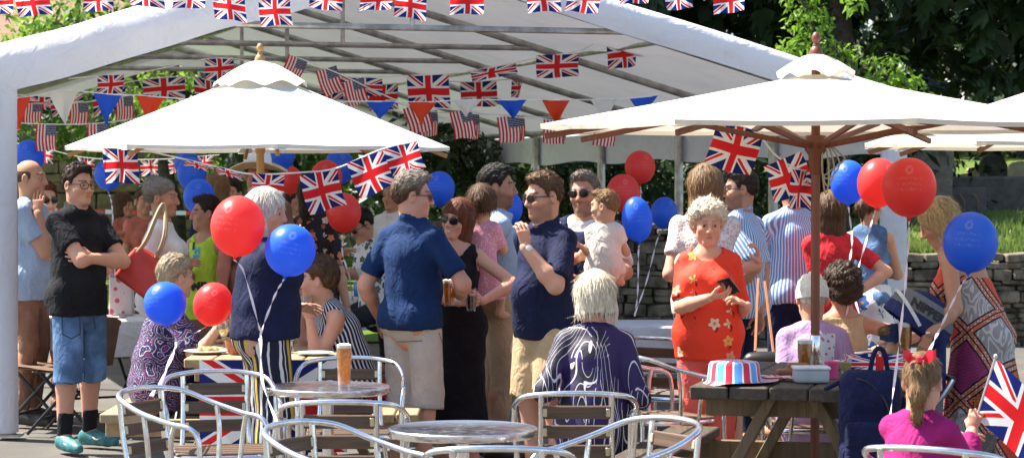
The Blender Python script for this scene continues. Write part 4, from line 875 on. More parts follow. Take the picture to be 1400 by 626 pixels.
bunting('faded little union flags strung low beyond the lawn at left', [(-10, 196, 27), (40, 198, 27), (120, 216, 27), (215, 218, 27), (300, 212, 27)], [(24, 26, 22, 'u'), (62, 24, 20, 'u'), (118, 26, 22, 'u'), (160, 24, 20, 'u'), (205, 28, 22, 'u'), (240, 24, 20, 'u'), (280, 24, 20, 'u')], 11)

# ---------------------------------------------------------------- aluminium bistro chairs and tables
def bistro_chair():
    o = empty('bistro_chair'); m = MB(); half = [(.265, -.25, 0), (.262, -.235, .3), (.262, -.225, .58), (.268, -.185, .655), (.275, -.08, .675), (.272, .08, .715), (.235, .215, .765), (.13, .285, .785), (0, .30, .79)]
    pts = half + [(-x, y, z) for x, y, z in half[-2::-1]]; m.tube(curve(pts, 80), .0122, 10); m.build('arm_rail', ALU, o)
    for s in (1, -1):
        MB().tube(curve([(s * .155, .283, .782), (s * .155, .262, .60), (s * .165, .225, .42), (s * .2, .25, .2), (s * .225, .285, 0)], 24), .0125, 9).build('back_post', ALU, o)
        MB().tube(curve([(s * .272, -.10, .665), (s * .272, -.085, .6), (s * .258, -.075, .46), (s * .25, -.07, .42)], 16), .0115, 8).build('arm_support', ALU, o)
        MB().tube(curve([(s * .272, .06, .70), (s * .27, .045, .6), (s * .256, .04, .46), (s * .25, .04, .42)], 16), .0115, 8).build('arm_support', ALU, o)
    ring = [(math.copysign(abs(math.cos(a)) ** .5, math.cos(a)) * .245, math.copysign(abs(math.sin(a)) ** .5, math.sin(a)) * .22 - .01, .425) for a in np.linspace(0, 2 * math.pi, 40, endpoint=False)]
    MB().tube(ring, .0125, 8, True).build('seat_frame', ALU, o); m = MB()
    for i in range(5): m.box((0, -.17 + i * .08, .44), (.44, .062, .014), None, .004)
    m.build('seat', SLAT, o)
    for z, y in ((.705, .278), (.618, .264), (.530, .246)):
        q = MB().box((0, y, z), (.31, .016, .058), Matrix.Rotation(-.13, 3, 'X'), .004).build('back_slat', SLAT, o)
        for s in (1, -1): MB().box((s * .138, y, z), (.018, .026, .036), Matrix.Rotation(-.13, 3, 'X'), .002).build('bracket', CLIP, q)
    return o
CLIP = plain('slat_clip', (.62, .52, .34), .35, .6, bump=0)
proto = bistro_chair(); first = [True]
def chair(px, d, head, label):
    o = proto if first[0] else copy_tree(proto); first[0] = False; o.location = tuple(W(px, 600, d) * A(1, 1, 0)); o.rotation_euler = (0, 0, R(head)); setp(o, label, 'chair', 'aluminium bistro chairs with wooden slats'); return o
chair(262, 10.3, 62, 'aluminium bistro chair with a balloon ribbon tied to its back, front left corner')
chair(300, 11.1, 12, 'aluminium bistro chair with its slatted back against the flag on the table end')
chair(478, 11.95, 4, 'aluminium bistro chair half hidden behind the table with the lone beer')
chair(470, 10.1, 180, 'aluminium bistro chair with its back to us at the table with one beer')
chair(478, 8.8, 60, 'aluminium bistro chair whose arm slopes to the bottom edge left of centre')
chair(684, 8.4, 178, 'aluminium bistro chair cut by the bottom edge below the empty round table')
chair(786, 10.5, 180, 'aluminium bistro chair occupied by the white haired woman in purple swirls')
chair(842, 8.95, -58, 'aluminium bistro chair whose arm rises right of centre along the bottom edge')
chair(905, 12.7, 118, 'aluminium bistro chair standing empty left of the woman in red')
chair(925, 14.0, 150, 'farther aluminium bistro chair with only its curved top showing left of the woman in red')
chair(1118, 12.25, 180, 'aluminium bistro chair under the woman in lilac')
chair(1178, 12.95, 200, 'aluminium bistro chair under the curly haired woman')
chair(1300, 8.35, 150, 'aluminium bistro chair under the girl holding the flag')
def disc_mat():
    t = Mt('pressed_metal_top', .26, 1.); v = t.co(); o = t.vor(v, 26, 'F1', .25); d = X(t.nt, o['Distance']); t.base(t.mix(t.noise(v, 14, 4).ss(.3, .7), (.70, .70, .70), (.86, .86, .86))); t.bump((d * 40).sin() * .5 + t.noise(v, 120, 2) * .3, .35, .004); return t.m
PRESS = disc_mat()
def bistro_table(px, d, label, r=.30, h=.725):
    o = empty('bistro_table', W(px, 600, d) * A(1, 1, 0), label, 'table', 'round metal bistro tables')
    t = MB().lathe([(.0001, h - .004), (r - .006, h - .004)], (0, 0, 0), 48).build('tabletop', PRESS, o); MB().lathe([(r - .012, h - .003), (r - .002, h), (r + .003, h - .004), (r + .004, h - .026), (r, h - .032), (r - .008, h - .03), (r - .012, h - .01)], (0, 0, 0), 48).build('rim', ALU, t)
    MB().tube([(0, 0, .06), (0, 0, h - .005)], .028, 12).build('column', ALU, o)
    for a in range(4): q = R(45 + 90 * a); MB().tube(curve([(0, 0, .11), (.12 * math.cos(q), .12 * math.sin(q), .07), (.26 * math.cos(q), .26 * math.sin(q), .015)], 10), .016, 8).build('foot', ALU, o)
    return o
bistro_table(448, 11.3, 'round metal table with one full glass of beer on it'); bistro_table(633, 9.4, 'empty round metal table at the bottom centre')

# ---------------------------------------------------------------- picnic tables
def picnic(label, end, axis, h, w, L, bo, mat, legm, thick=.05, bw=.26, bh=.45):
    ax = nz(A(*axis, 0)); pr = A(ax[1], -ax[0], 0); M = Matrix(np.stack([pr, ax, A(0, 0, 1)], 1).tolist()); o = empty('picnic_table', end + ax * L / 2, label, 'table'); m = MB(); n = 5
    for i in range(n): m.box(pr * (-w / 2 + w * (i + .5) / n) + A(0, 0, h - thick / 2) + ax * .008 * ((i * 7) % 3 - 1), (w / n - .008, L, thick), M, .006)
    m.build('tabletop', mat, o)
    for s in (1, -1):
        m = MB()
        for i in (0, 1): m.box(pr * s * (bo + (i - .5) * bw / 2) + A(0, 0, bh - .025), (bw / 2 - .008, L, .05), M, .006)
        m.build('bench', mat, o)
    for e in (-1, 1):
        c = ax * e * (L / 2 - .18)
        for s in (1, -1): MB().beam(c + pr * s * .10 + A(0, 0, h - thick), c + pr * s * .50 + A(0, 0, .0), .05, .10, ax, .004).build('leg', legm, o)
        MB().beam(c - pr * (bo + bw / 2) + A(0, 0, bh - .10) + ax * .052, c + pr * (bo + bw / 2) + A(0, 0, bh - .10) + ax * .052, .045, .095).build('cross_beam', legm, o)
        MB().beam(c - pr * w * .46 + A(0, 0, h - thick - .047) + ax * .052, c + pr * w * .46 + A(0, 0, h - thick - .047) + ax * .052, .045, .09).build('top_beam', legm, o)
    return o
picnic('pale wooden picnic table with a union flag over its end', W(353, 600, 12.7) * A(1, 1, 0), (0, 1), .75, .82, 1.8, .74, PINE, PINE)
picnic('dark weathered picnic table with the parasol pole through it', W(1078, 600, 10.45) * A(1, 1, 0), (.26, .96), .79, .90, 1.5, .70, DARKW, wood('leg_wood', (.20, .135, .07), .6, .7, 'z', bump=.6), .06)
def flat_flag(name, label, c, u, dn, w, h, mat, cat, amp=.006, nx=24, ny=16, seed=0, parent=None, fr=1.):
    r = waves(seed + 40, 14); V, UV = [], []; nn = nz(np.cross(u, dn))
    for j in range(ny):
        for k in range(nx): s, t = k / (nx - 1), j / (ny - 1); p = u * (s - .5) * w + dn * h * t; V.append(p + nn * (amp * float(r(p[0], p[1], p[2])) * (.2 + t))); UV.append((s, 1 - t * fr))
    Q = [(j * nx + k, j * nx + k + 1, (j + 1) * nx + k + 1, (j + 1) * nx + k) for j in range(ny - 1) for k in range(nx - 1)]
    me = bpy.data.meshes.new(name); me.from_pydata([tuple(v) for v in V], [], Q); me.polygons.foreach_set('use_smooth', [True] * len(Q)); ul = me.uv_layers.new(name='UVMap')
    for lp in me.loops: ul.data[lp.index].uv = UV[lp.vertex_index]
    o = link(name, me, mat, parent, c if c is not None else (0, 0, 0)); return setp(o, label, cat) if label else o
UJD = union_mat('union_flag_drape', 1.55, .1)
flat_flag('flag', 'union flag draped over the near end of the pale picnic table', W(373, 492, 12.65), A(1, 0, 0), A(0, 0, -1), .80, .50, UJD, 'flag', .012)

# ---------------------------------------------------------------- brown moulded folding chairs and covered tables on the left
BROWNP = plain('brown_moulded_plastic', (.17, .105, .07), .45, var=.1); BLACKT = plain('black_steel', (.015, .015, .015), .4, bump=0)
def folding_chair():
    o = empty('folding_chair'); G = []
    for t in np.linspace(0, 1, 12): G.append([(x * (.205 - .02 * t), .19 + .07 * t + .05 * (x * x), .44 + .34 * t + (-.03 * abs(x) ** 4 if t > .9 else 0)) for x in np.linspace(-1, 1, 11)])
    m = MB(); m.grid(G); m.grid([[(p[0], p[1] + .012, p[2]) for p in row][::-1] for row in G]); m.build('backrest', BROWNP, o)
    m = MB(); m.grid([[(x * .205, .2 - .4 * t, .44 - .02 * math.sin(math.pi * t) + .01 * x * x) for x in np.linspace(-1, 1, 7)] for t in np.linspace(0, 1, 8)]); m.box((0, 0, .42), (.38, .38, .012), None, .004); m.build('seat', BROWNP, o)
    for s in (1, -1):
        MB().tube([(s * .2, .24, .72), (s * .2, .19, .44), (s * .2, -.22, .0)], .012, 7).build('leg', BLACKT, o); MB().tube([(s * .18, -.15, .43), (s * .18, .24, .0)], .012, 7).build('leg', BLACKT, o)
    MB().tube([(-.2, -.13, .1), (.2, -.13, .1)], .01, 6).build('stretcher', BLACKT, o); return o
fc = folding_chair(); ffirst = [True]
for px, d, hd, lab in ((58, 16.3, -100, 'brown moulded folding chair nearest the white tent leg'), (92, 16.0, -98, 'brown moulded folding chair close behind the man in black'), (138, 17.3, -150, 'brown moulded folding chair between the man in black and the paisley woman'), (282, 16.0, 175, 'brown moulded folding chair under the white table behind the paisley woman')):
    o = fc if ffirst[0] else copy_tree(fc); ffirst[0] = False; o.location = tuple(W(px, 600, d) * A(1, 1, 0)); o.rotation_euler = (0, 0, R(hd)); setp(o, lab, 'chair', 'brown folding chairs')
CLOTHW = fabric('white_table_cloth', (.70, .70, .69), .06, thin=.1); CLOTHG = fabric('pale_grey_cloth', (.42, .44, .47), .1)
def cloth_table(label, px, d, rx, ry, h, drop, mat, sq=1.):
    o = empty('covered_table', W(px, 600, d) * A(1, 1, 0), label, 'table'); w = waves(int(px), 3); G = []
    f = lambda a: (math.copysign(abs(math.cos(a)) ** sq, math.cos(a)), math.copysign(abs(math.sin(a)) ** sq, math.sin(a)))
    an = np.linspace(0, 2 * math.pi, 73)
    for q, z, wv in ((.001, h, 0), (.5, h, 0), (.97, h, 0), (1., h - .012, 0), (1.012, h - .08, .01), (1.02, h - drop * .5, .025), (1.03, h - drop, .05)): G.append([(f(a)[0] * rx * q * (1 + wv * math.sin(a * 14)), f(a)[1] * ry * q * (1 + wv * math.sin(a * 14 + .4)), z + (.02 * math.sin(a * 5) if wv > .04 else 0)) for a in an])
    m = MB(); m.grid(G); m.build('tablecloth', mat, o)
    for sx in (1, -1):
        for sy in (1, -1): MB().tube([(sx * rx * .55, sy * ry * .55, 0), (sx * rx * .5, sy * ry * .5, h - .02)], .016, 7).build('leg', BLACKT, o)
    return o
cloth_table('round table under a white cloth behind the man in black', 195, 17.2, .85, .8, .74, .24, CLOTHW); cloth_table('long white table with drinks behind the man in the blue polo shirt', 520, 19.6, .9, .45, .76, .25, CLOTHW, .4)
cloth_table('small table under a pale grey cloth before the shaded wall', 888, 16.2, .42, .4, .73, .30, CLOTHG, .4)

# ---------------------------------------------------------------- balloons
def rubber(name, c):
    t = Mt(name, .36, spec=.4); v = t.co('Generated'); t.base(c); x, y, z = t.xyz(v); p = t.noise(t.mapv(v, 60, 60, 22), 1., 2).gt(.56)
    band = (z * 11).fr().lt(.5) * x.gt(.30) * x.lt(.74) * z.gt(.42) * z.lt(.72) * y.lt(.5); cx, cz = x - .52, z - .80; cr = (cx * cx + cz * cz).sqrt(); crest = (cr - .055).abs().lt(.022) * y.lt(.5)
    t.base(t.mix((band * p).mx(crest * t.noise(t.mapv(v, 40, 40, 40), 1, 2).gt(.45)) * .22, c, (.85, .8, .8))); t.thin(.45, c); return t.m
RB = {'r': rubber('red_balloon_rubber', (.90, .085, .075)), 'b': rubber('blue_balloon_rubber', (.045, .20, .85))}
RIB = plain('curling_ribbon', (.72, .62, .66), .4, bump=0)
prof = [(.0001, 1.0)] + [(math.sin(a) ** .96 * .5 * (1 - .03 * max(0, -math.cos(math.pi - a))), .53 + .47 * math.cos(a) if a < math.pi / 2 else .53 + .50 * math.cos(a) - .0 ) for a in np.linspace(.08, math.pi - .12, 22)] + [(.045, .022), (.028, .008)]
BM = {}
def balloon(px, py, w, d, c, label, path=(), tilt=0, h=None):
    s = w * d / F; p = W(px, py, d); 
    if c not in BM:
        pr = [(r, z) for r, z in prof]; o = MB().lathe(pr, (0, 0, -.53), 32).build('balloon', RB[c]); BM[c] = (o.data, True)
        kn = MB().lathe([(.028, .008), (.018, -.004), (.034, -.030), (.030, -.034), (.0001, -.02)], (0, 0, -.53), 12).build('knot', RB[c], o); BM[c] = (o.data, kn.data)
    else: o = link('balloon', BM[c][0]); link('knot', BM[c][1], None, o)
    hh = (h or w * 1.16) * d / F; o.location = tuple(p); o.scale = (s, s, hh); tl = R(tilt); o.rotation_euler = (0, tl, rng.uniform(-.5, .5)); setp(o, label, 'balloon', 'red balloons' if c == 'r' else 'blue balloons')
    if path:
        k = p + A(-math.sin(tl), 0, -math.cos(tl)) * (.55 * hh); pts = [k] + [W(*q) for q in path]; c_ = curve(pts, 40); rb = MB(); wd = .0065
        G = [[q + A(wd * math.cos(i * .5), wd * math.sin(i * .5) * .6, 0), q - A(wd * math.cos(i * .5), wd * math.sin(i * .5) * .6, 0)] for i, q in enumerate(c_)]; rb.grid(G)
        rr = rb.build('ribbon', RIB); rr.parent = o; rr.matrix_parent_inverse = (Matrix.Translation(o.location) @ o.rotation_euler.to_matrix().to_4x4() @ Matrix.Diagonal((*o.scale, 1))).inverted()
    return o
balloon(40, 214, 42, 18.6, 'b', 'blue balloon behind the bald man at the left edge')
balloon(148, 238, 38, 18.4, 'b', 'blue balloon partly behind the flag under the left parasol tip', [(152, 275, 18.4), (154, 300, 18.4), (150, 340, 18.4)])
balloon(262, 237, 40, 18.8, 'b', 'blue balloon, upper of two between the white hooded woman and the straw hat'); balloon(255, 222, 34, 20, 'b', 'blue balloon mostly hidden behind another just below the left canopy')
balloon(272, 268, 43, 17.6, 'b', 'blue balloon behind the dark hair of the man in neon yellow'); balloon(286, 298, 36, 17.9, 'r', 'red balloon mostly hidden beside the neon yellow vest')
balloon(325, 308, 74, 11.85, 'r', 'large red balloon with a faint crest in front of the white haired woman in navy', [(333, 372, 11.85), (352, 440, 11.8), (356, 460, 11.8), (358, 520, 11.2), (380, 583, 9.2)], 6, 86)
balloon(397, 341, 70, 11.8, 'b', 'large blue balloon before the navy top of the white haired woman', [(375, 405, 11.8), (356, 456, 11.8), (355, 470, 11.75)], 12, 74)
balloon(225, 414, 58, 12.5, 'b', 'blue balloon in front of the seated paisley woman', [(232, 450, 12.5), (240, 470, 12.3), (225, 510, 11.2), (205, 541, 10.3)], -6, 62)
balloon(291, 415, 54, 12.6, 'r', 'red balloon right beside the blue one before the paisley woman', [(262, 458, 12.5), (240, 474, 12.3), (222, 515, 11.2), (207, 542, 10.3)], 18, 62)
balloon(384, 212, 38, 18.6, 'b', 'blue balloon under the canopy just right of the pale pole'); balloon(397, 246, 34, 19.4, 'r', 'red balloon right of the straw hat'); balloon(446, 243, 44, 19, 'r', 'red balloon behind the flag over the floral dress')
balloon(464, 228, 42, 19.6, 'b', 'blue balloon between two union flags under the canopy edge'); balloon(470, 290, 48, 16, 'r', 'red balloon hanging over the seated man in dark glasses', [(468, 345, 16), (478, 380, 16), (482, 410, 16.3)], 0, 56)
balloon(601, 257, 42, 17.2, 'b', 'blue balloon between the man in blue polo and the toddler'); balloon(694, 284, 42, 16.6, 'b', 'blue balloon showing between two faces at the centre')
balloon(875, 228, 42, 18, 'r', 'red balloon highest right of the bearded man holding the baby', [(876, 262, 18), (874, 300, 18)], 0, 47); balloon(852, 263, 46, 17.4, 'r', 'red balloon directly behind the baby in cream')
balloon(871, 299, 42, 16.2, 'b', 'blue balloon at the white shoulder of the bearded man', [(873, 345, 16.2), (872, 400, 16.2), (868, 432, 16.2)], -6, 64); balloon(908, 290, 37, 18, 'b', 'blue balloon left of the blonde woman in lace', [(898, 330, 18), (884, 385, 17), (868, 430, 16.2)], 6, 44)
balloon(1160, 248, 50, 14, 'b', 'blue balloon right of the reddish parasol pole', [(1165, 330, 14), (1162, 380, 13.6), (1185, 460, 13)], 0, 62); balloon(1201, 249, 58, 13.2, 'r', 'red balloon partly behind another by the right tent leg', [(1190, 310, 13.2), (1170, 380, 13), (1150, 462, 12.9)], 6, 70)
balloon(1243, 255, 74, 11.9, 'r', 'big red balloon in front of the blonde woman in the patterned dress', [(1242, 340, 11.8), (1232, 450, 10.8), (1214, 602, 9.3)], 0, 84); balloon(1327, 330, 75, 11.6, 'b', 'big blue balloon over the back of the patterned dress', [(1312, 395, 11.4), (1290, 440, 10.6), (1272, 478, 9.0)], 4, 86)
# ---------------------------------------------------------------- cloth
NAVY = fabric('navy_cloth', (.010, .014, .045)); BLUEP = fabric('blue_polo_cotton', (.008, .028, .095), .12); BLACK = fabric('black_cloth', (.011, .011, .014), .2); BLACKD = fabric('black_dress_cloth', (.010, .008, .010), .2)
LBLUE = fabric('pale_blue_cotton', (.30, .38, .50), .08); WHITE = fabric('white_cotton', (.72, .71, .70), .05, thin=.1); STONEC = fabric('stone_chino', (.47, .43, .38), .08); KHAKI = fabric('khaki_chino', (.40, .27, .17), .1); SAND = fabric('sand_chino', (.46, .33, .19), .1)
RUST = fabric('rust_cloth', (.22, .11, .07)); SALMON = fabric('salmon_cloth', (.45, .14, .10)); NEON = fabric('neon_yellow_cotton', (.50, .72, .06), .08, thin=.15); TEAL = plain('teal_shoe', (.03, .16, .17), .55, var=.3, scale=30); REDT = fabric('red_trousers_cloth', (.66, .12, .10), .1); REDTEE = fabric('red_tee', (.56, .025, .035), .25)
CREAMR = fabric('cream_romper', (.74, .66, .58), .06, thin=.1); LILAC = fabric('lilac_jacket', (.42, .27, .46), .1); MAG = fabric('magenta_jersey', (.33, .015, .13), .12); DARKC = fabric('dark_trousers', (.02, .02, .028)); PALEPINK = fabric('pale_trousers', (.62, .55, .58), .06); KNIT = plain('white_knit', (.72, .70, .66), .9, var=.1, scale=60, bump=.9); SHOEB = plain('dark_shoe', (.03, .025, .02), .5)
def denim(n, c):
    t = Mt(n, .85, spec=.2); v = t.co(); a = t.noise(v, 5, 5); b = t.noise(t.mapv(v, 300, 300, 60), 1, 2); f = a.ss(.42, .72)
    t.base(t.mix(b * .35, t.mix(f, c, tuple(min(1, q * 2.4 + .03) for q in c)), tuple(q * .5 for q in c))); t.bump(t.noise(t.mapv(v, 1, 1, .5), 18, 4, .6, 1.5), .6, .02); return t.m
DENIM, DENIM2 = denim('washed_denim', (.075, .14, .26)), denim('blue_denim', (.05, .11, .21))
def stripes(n, stops, per, soft=False, dirv=0, bump=.4):
    t = Mt(n, .75, spec=.25); s, h, _ = t.xyz(t.co('st')); v = t.co(); q = ((s if dirv == 0 else h) / per + t.noise(v, 5, 2) * .35).fr(); t.base(t.ramp(q, stops, 'CONSTANT')); t.bump(t.noise(t.mapv(v, 1, 1, .5), 16, 4, .6, 1.2), bump, .02); return t.m
nv, wt = (.012, .014, .035), (.66, .64, .60)
STRT = stripes('striped_trouser_cloth', [(0, nv), (.16, wt), (.20, nv), (.34, wt), (.44, nv), (.55, (.58, .38, .05)), (.68, nv), (.78, wt), (.81, nv), (.88, wt), (.95, nv)], .155)
STRTOP = stripes('navy_white_stripe_jersey', [(0, (.015, .018, .05)), (.62, (.66, .66, .66))], .024); STRBL = stripes('blue_pinstripe_shirt', [(0, (.13, .25, .48)), (.55, (.58, .63, .70))], .021)
def paisley():
    t = Mt('paisley_print', .75, spec=.2); v = t.co(); w = t.noise(v, 7, 2); n = t.nt.nodes.new('ShaderNodeVectorMath'); n.operation = 'ADD'; t.lk(v, n.inputs[0]); m = t.nt.nodes.new('ShaderNodeVectorMath'); m.operation = 'SCALE'; nn = t.nt.nodes.new('ShaderNodeTexNoise'); nn.inputs['Scale'].default_value = 9; t.lk(v, nn.inputs[0]); t.lk(nn.outputs[1], m.inputs[0]); m.inputs['Scale'].default_value = .10; t.lk(m.outputs[0], n.inputs[1])
    o = t.vor(n.outputs[0], 7.5); d = X(t.nt, o['Distance']); r = (d * 5.2).fr(); c = t.ramp(r, [(0, (.02, .016, .07)), (.22, (.50, .46, .50)), (.30, (.03, .02, .09)), (.5, (.20, .03, .09)), (.62, (.05, .03, .12)), (.76, (.42, .36, .46)), (.82, (.018, .014, .05))], 'CONSTANT')
    dots = X(t.nt, t.vor(v, 60)['Distance']).lt(.24); t.base(t.mix(dots * .6, c, (.42, .38, .45))); t.bump(t.noise(v, 16, 4), .4, .02); return t.m
def swirl():
    t = Mt('purple_swirl_jersey', .6, spec=.3); v = t.co(); nn = t.noise(t.mapv(v, 1.3, 1, .32), 3.4, 1.2, .4, .3); x, y, z = t.xyz(v); q = ((nn * 13 + x * 9).fr() - .5).abs(); a = q.lt(.046) * t.noise(v, 7, 1).gt(.42); n2 = t.noise(t.mapv(v, 1.2, 1, .36, .6), 4.2, 1, .4, .3); b = ((n2 * 17 - x * 9 + z * 2).fr() - .5).abs().lt(.042) * t.noise(v, 5, 1).gt(.47); g = t.noise(v, 5, 2).gt(.52)
    t.base(t.mix(a.mx(b), t.mix(g, (.026, .012, .075), (.016, .012, .03)), (.60, .56, .60))); t.bump(t.noise(v, 14, 4), .4, .02); return t.m
def floral(n, basec, cols, sc=9, dens=.5, rad=.34):
    t = Mt(n, .7, spec=.25); v = t.co(); o = t.vor(v, sc, 'F1', .85); d = X(t.nt, o['Distance']); cr = t.nt.nodes.new('ShaderNodeSeparateColor'); t.lk(o['Color'], cr.inputs[0]); r1, r2, _ = [X(t.nt, q) for q in cr.outputs]
    n1 = t.nt.nodes.new('ShaderNodeVectorMath'); n1.operation = 'SUBTRACT'; t.lk(v, n1.inputs[0]); t.lk(o['Position'], n1.inputs[1]); x, y, z = t.xyz(n1.outputs[0]); an = z.at2(x); pet = d + (an * 5 + r2 * 6).sin() * .07; fl = pet.lt(rad) * r1.lt(dens); ctr = d.lt(.10)
    c = t.mix(r2.gt(.45), cols[0], cols[1]); c = t.mix(r2.gt(.75), c, cols[2]); c = t.mix(ctr, c, (.45, .22, .03)); stem = ((x * 40 + (z * 60).sin() * .6).abs().lt(.22)) * z.lt(0) * d.lt(.62) * r1.lt(dens)
    t.base(t.mix(fl, t.mix(stem, basec, tuple(q * .25 for q in basec)), c)); t.bump(t.noise(v, 14, 4), .4, .02); return t.m
def lace():
    t = Mt('white_lace', .8, spec=.2); v = t.co(); d = X(t.nt, t.vor(v, 46, 'DISTANCE_TO_EDGE')['Distance']); f = X(t.nt, t.vor(v, 17)['Distance']).lt(.33); t.base(t.mix(d.gt(.11) * (1 - f), (.68, .64, .60), (.52, .38, .33))); t.bump(d, .5, .01); return t.m
def patch():
    t = Mt('patchwork_print', .7, spec=.25); v = t.co(); x, y, z = t.xyz(v); w = t.noise(v, 3, 1); u = x * .8 + z * .55 + w * .05; p = z * .85 - x * .6 + w * .05 + y * .3; U, P = u * 4.6, p * 3.6; i, j = U.fl(), P.fl(); fu, fp = U.fr(), P.fr(); s = i * 2.17 + j * 3.71; k = (s.sin() * 43.7).fr()
    wav = ((t.noise(t.mapv(v, 1.6, 1.6, .7), 9, 1, .4, .3) * 9).fr()).lt(.45); dots = X(t.nt, t.vor(v, 62, 'F1', .2)['Distance']).lt(.36); zig = ((z * 60 + (x * 150).sin() * .8).fr()).lt(.42)
    c = t.mix(k.gt(.30), (.60, .07, .03), t.mix(wav, (.30, .27, .27), (.52, .49, .47))); c = t.mix(k.gt(.50), c, t.mix(dots, (.24, .03, .09), (.60, .30, .22))); c = t.mix(k.gt(.66), c, t.mix(zig, (.42, .03, .10), (.03, .035, .14))); c = t.mix(k.gt(.85), c, t.mix(dots, (.55, .14, .04), (.03, .02, .05)))
    e = (fu - .5).abs().mx((fp - .5).abs()); bd = e.gt(.40); c = t.mix(bd, c, t.mix(dots, (.50, .15, .08), (.62, .48, .38))); ln = (e - .40).abs().lt(.018).mx(e.gt(.485)); c = t.mix(ln, c, (.018, .012, .03)); t.base(c); t.bump(t.noise(v, 14, 4), .5, .02); return t.m
def speck(n, a, b, sc=70, th=.3):
    t = Mt(n, .8, spec=.2); v = t.co(); t.base(t.mix(X(t.nt, t.vor(v, sc)['Distance']).lt(th), a, b)); t.bump(t.noise(v, 18, 3), .4, .02); return t.m
PAIS, SWIRL, LACE, PATCH = paisley(), swirl(), lace(), patch(); REDFL = floral('red_floral_print', (.68, .045, .018), [(.62, .52, .38), (.62, .34, .09), (.58, .28, .22)], 10.5, .42, .30); DARKFL = floral('dark_floral_print', (.018, .016, .018), [(.62, .20, .08), (.65, .50, .32), (.5, .12, .08)], 17, .8, .42); BWFL = floral('white_leaf_print', (.60, .60, .58), [(.03, .04, .05), (.05, .08, .06), (.10, .10, .11)], 16, .7, .4)
PINKS = speck('pink_speckled_cotton', (.66, .27, .34), (.72, .58, .60), 80, .3); BLUESK = floral('white_skirt_blue_print', (.66, .67, .70), [(.03, .12, .38)] * 3, 9, .8, .4); WATCHL, GOLD = plain('leather_strap', (.03, .02, .015), .5), plain('pale_metal', (.62, .58, .50), .25, .9, bump=0); DIAL = plain('dial', (.65, .64, .60), .2, bump=0)
def T_(n, m, sl=.6, **kw): return dict(n=n, k='top', m=m, sl=sl, **kw)
def Lg(n, m, to=1.95, **kw): return dict(n=n, k='legs', m=m, to=to, **kw)
def Sh(m=None): return dict(n='shoe', k='shoe', m=m or SHOEB)
def decal(k, part, txt, c, size, mat, name='print', right=(1, 0, 0), up=(0, 0, 1), look=(0, 1, 0), bold=.0):
    g = k.parts[part].data if hasattr(k, 'parts') else part.data; vs = [v.co.copy() for v in g.vertices]; bv = BVHTree.FromPolygons(vs, [tuple(p.vertices) for p in g.polygons]); me = text_mesh(txt, size, 0, bold); rt, up, lk = Vector(right), Vector(up), Vector(look).normalized(); c = Vector(c) - Vector(k.root if hasattr(k, 'root') else part.location)
    for v in me.vertices:
        p = c + rt * v.co.x + up * v.co.y; h = bv.ray_cast(p - lk * 1.5, lk)
        v.co = (h[0] if h[0] is not None else p) - lk * .006
    return link(name, me, mat, k.o if hasattr(k, 'o') else part.parent)

def seam(k, part, pts, d, mat, r=.0035, name='seam', closed=False):   # stitched line laid on the cloth
    g = k.parts[part].data; bv = BVHTree.FromPolygons([v.co.copy() for v in g.vertices], [tuple(p.vertices) for p in g.polygons]); out = []
    P = [W(px, py, d) - k.root for px, py in pts]; P = P + P[:1] if closed else P
    for a, b_ in zip(P[:-1], P[1:]):
        for t in np.linspace(0, 1, 9):
            q = a * (1 - t) + b_ * t; o_ = Vector(A(0, 0, CH) - k.root); dr = (Vector(q) - o_).normalized(); h = bv.ray_cast(o_, dr)
            if h[0] is not None and (not out or np.linalg.norm(np.array(h[0]) - out[-1]) > .004): out.append(np.array(h[0]))
    if len(out) > 2: MB().tube(out, r, 5).build(name, mat, k.parts[part])
SEAMD, SEAMG, SEAMK = plain('denim_thread', (.03, .05, .10), .9, bump=0), plain('grey_thread', (.16, .15, .14), .9, bump=0), plain('dark_thread', (.006, .006, .010), .9, bump=0)
# ---------------------------------------------------------------- drinks and small things
def thin_glass(name, tint, a=.86):
    t = Mt(name, .06); gl = t.nt.nodes.new('ShaderNodeBsdfGlossy'); gl.inputs['Roughness'].default_value = .08; gl.inputs['Color'].default_value = (*tint, 1); tr = t.nt.nodes.new('ShaderNodeBsdfTransparent'); tr.inputs[0].default_value = (*[.6 + .4 * q for q in tint], 1); mx = t.nt.nodes.new('ShaderNodeMixShader'); fz = t.nt.nodes.new('ShaderNodeLayerWeight'); fz.inputs[0].default_value = .35; q = X(t.nt, fz.outputs['Facing']) * .45 + (1 - a) * .4; t.lk(q.k, mx.inputs[0]); t.lk(tr.outputs[0], mx.inputs[1]); t.lk(gl.outputs[0], mx.inputs[2]); t.lk(mx.outputs[0], t.nt.nodes['Material Output'].inputs[0]); return t.m
GLASS, PLASG = thin_glass('clear_glass', (.85, .87, .86)), thin_glass('clear_plastic', (.8, .82, .84), .75)
BEER = Mt('amber_beer', .1, spec=.5); v_ = BEER.co(); BEER.base(BEER.mix(BEER.noise(v_, 60, 3).ss(.4, .7), (.66, .27, .015), (.84, .46, .06))); BEER = BEER.thin(.6).m
COLA = Mt('dark_drink', .1, col=(.03, .012, .006)).m; WINE = Mt('pale_wine', .1); WINE.base((.65, .55, .22)); WINE = WINE.thin(.5).m; FOAM = plain('foam', (.78, .74, .66), .9, bump=0)
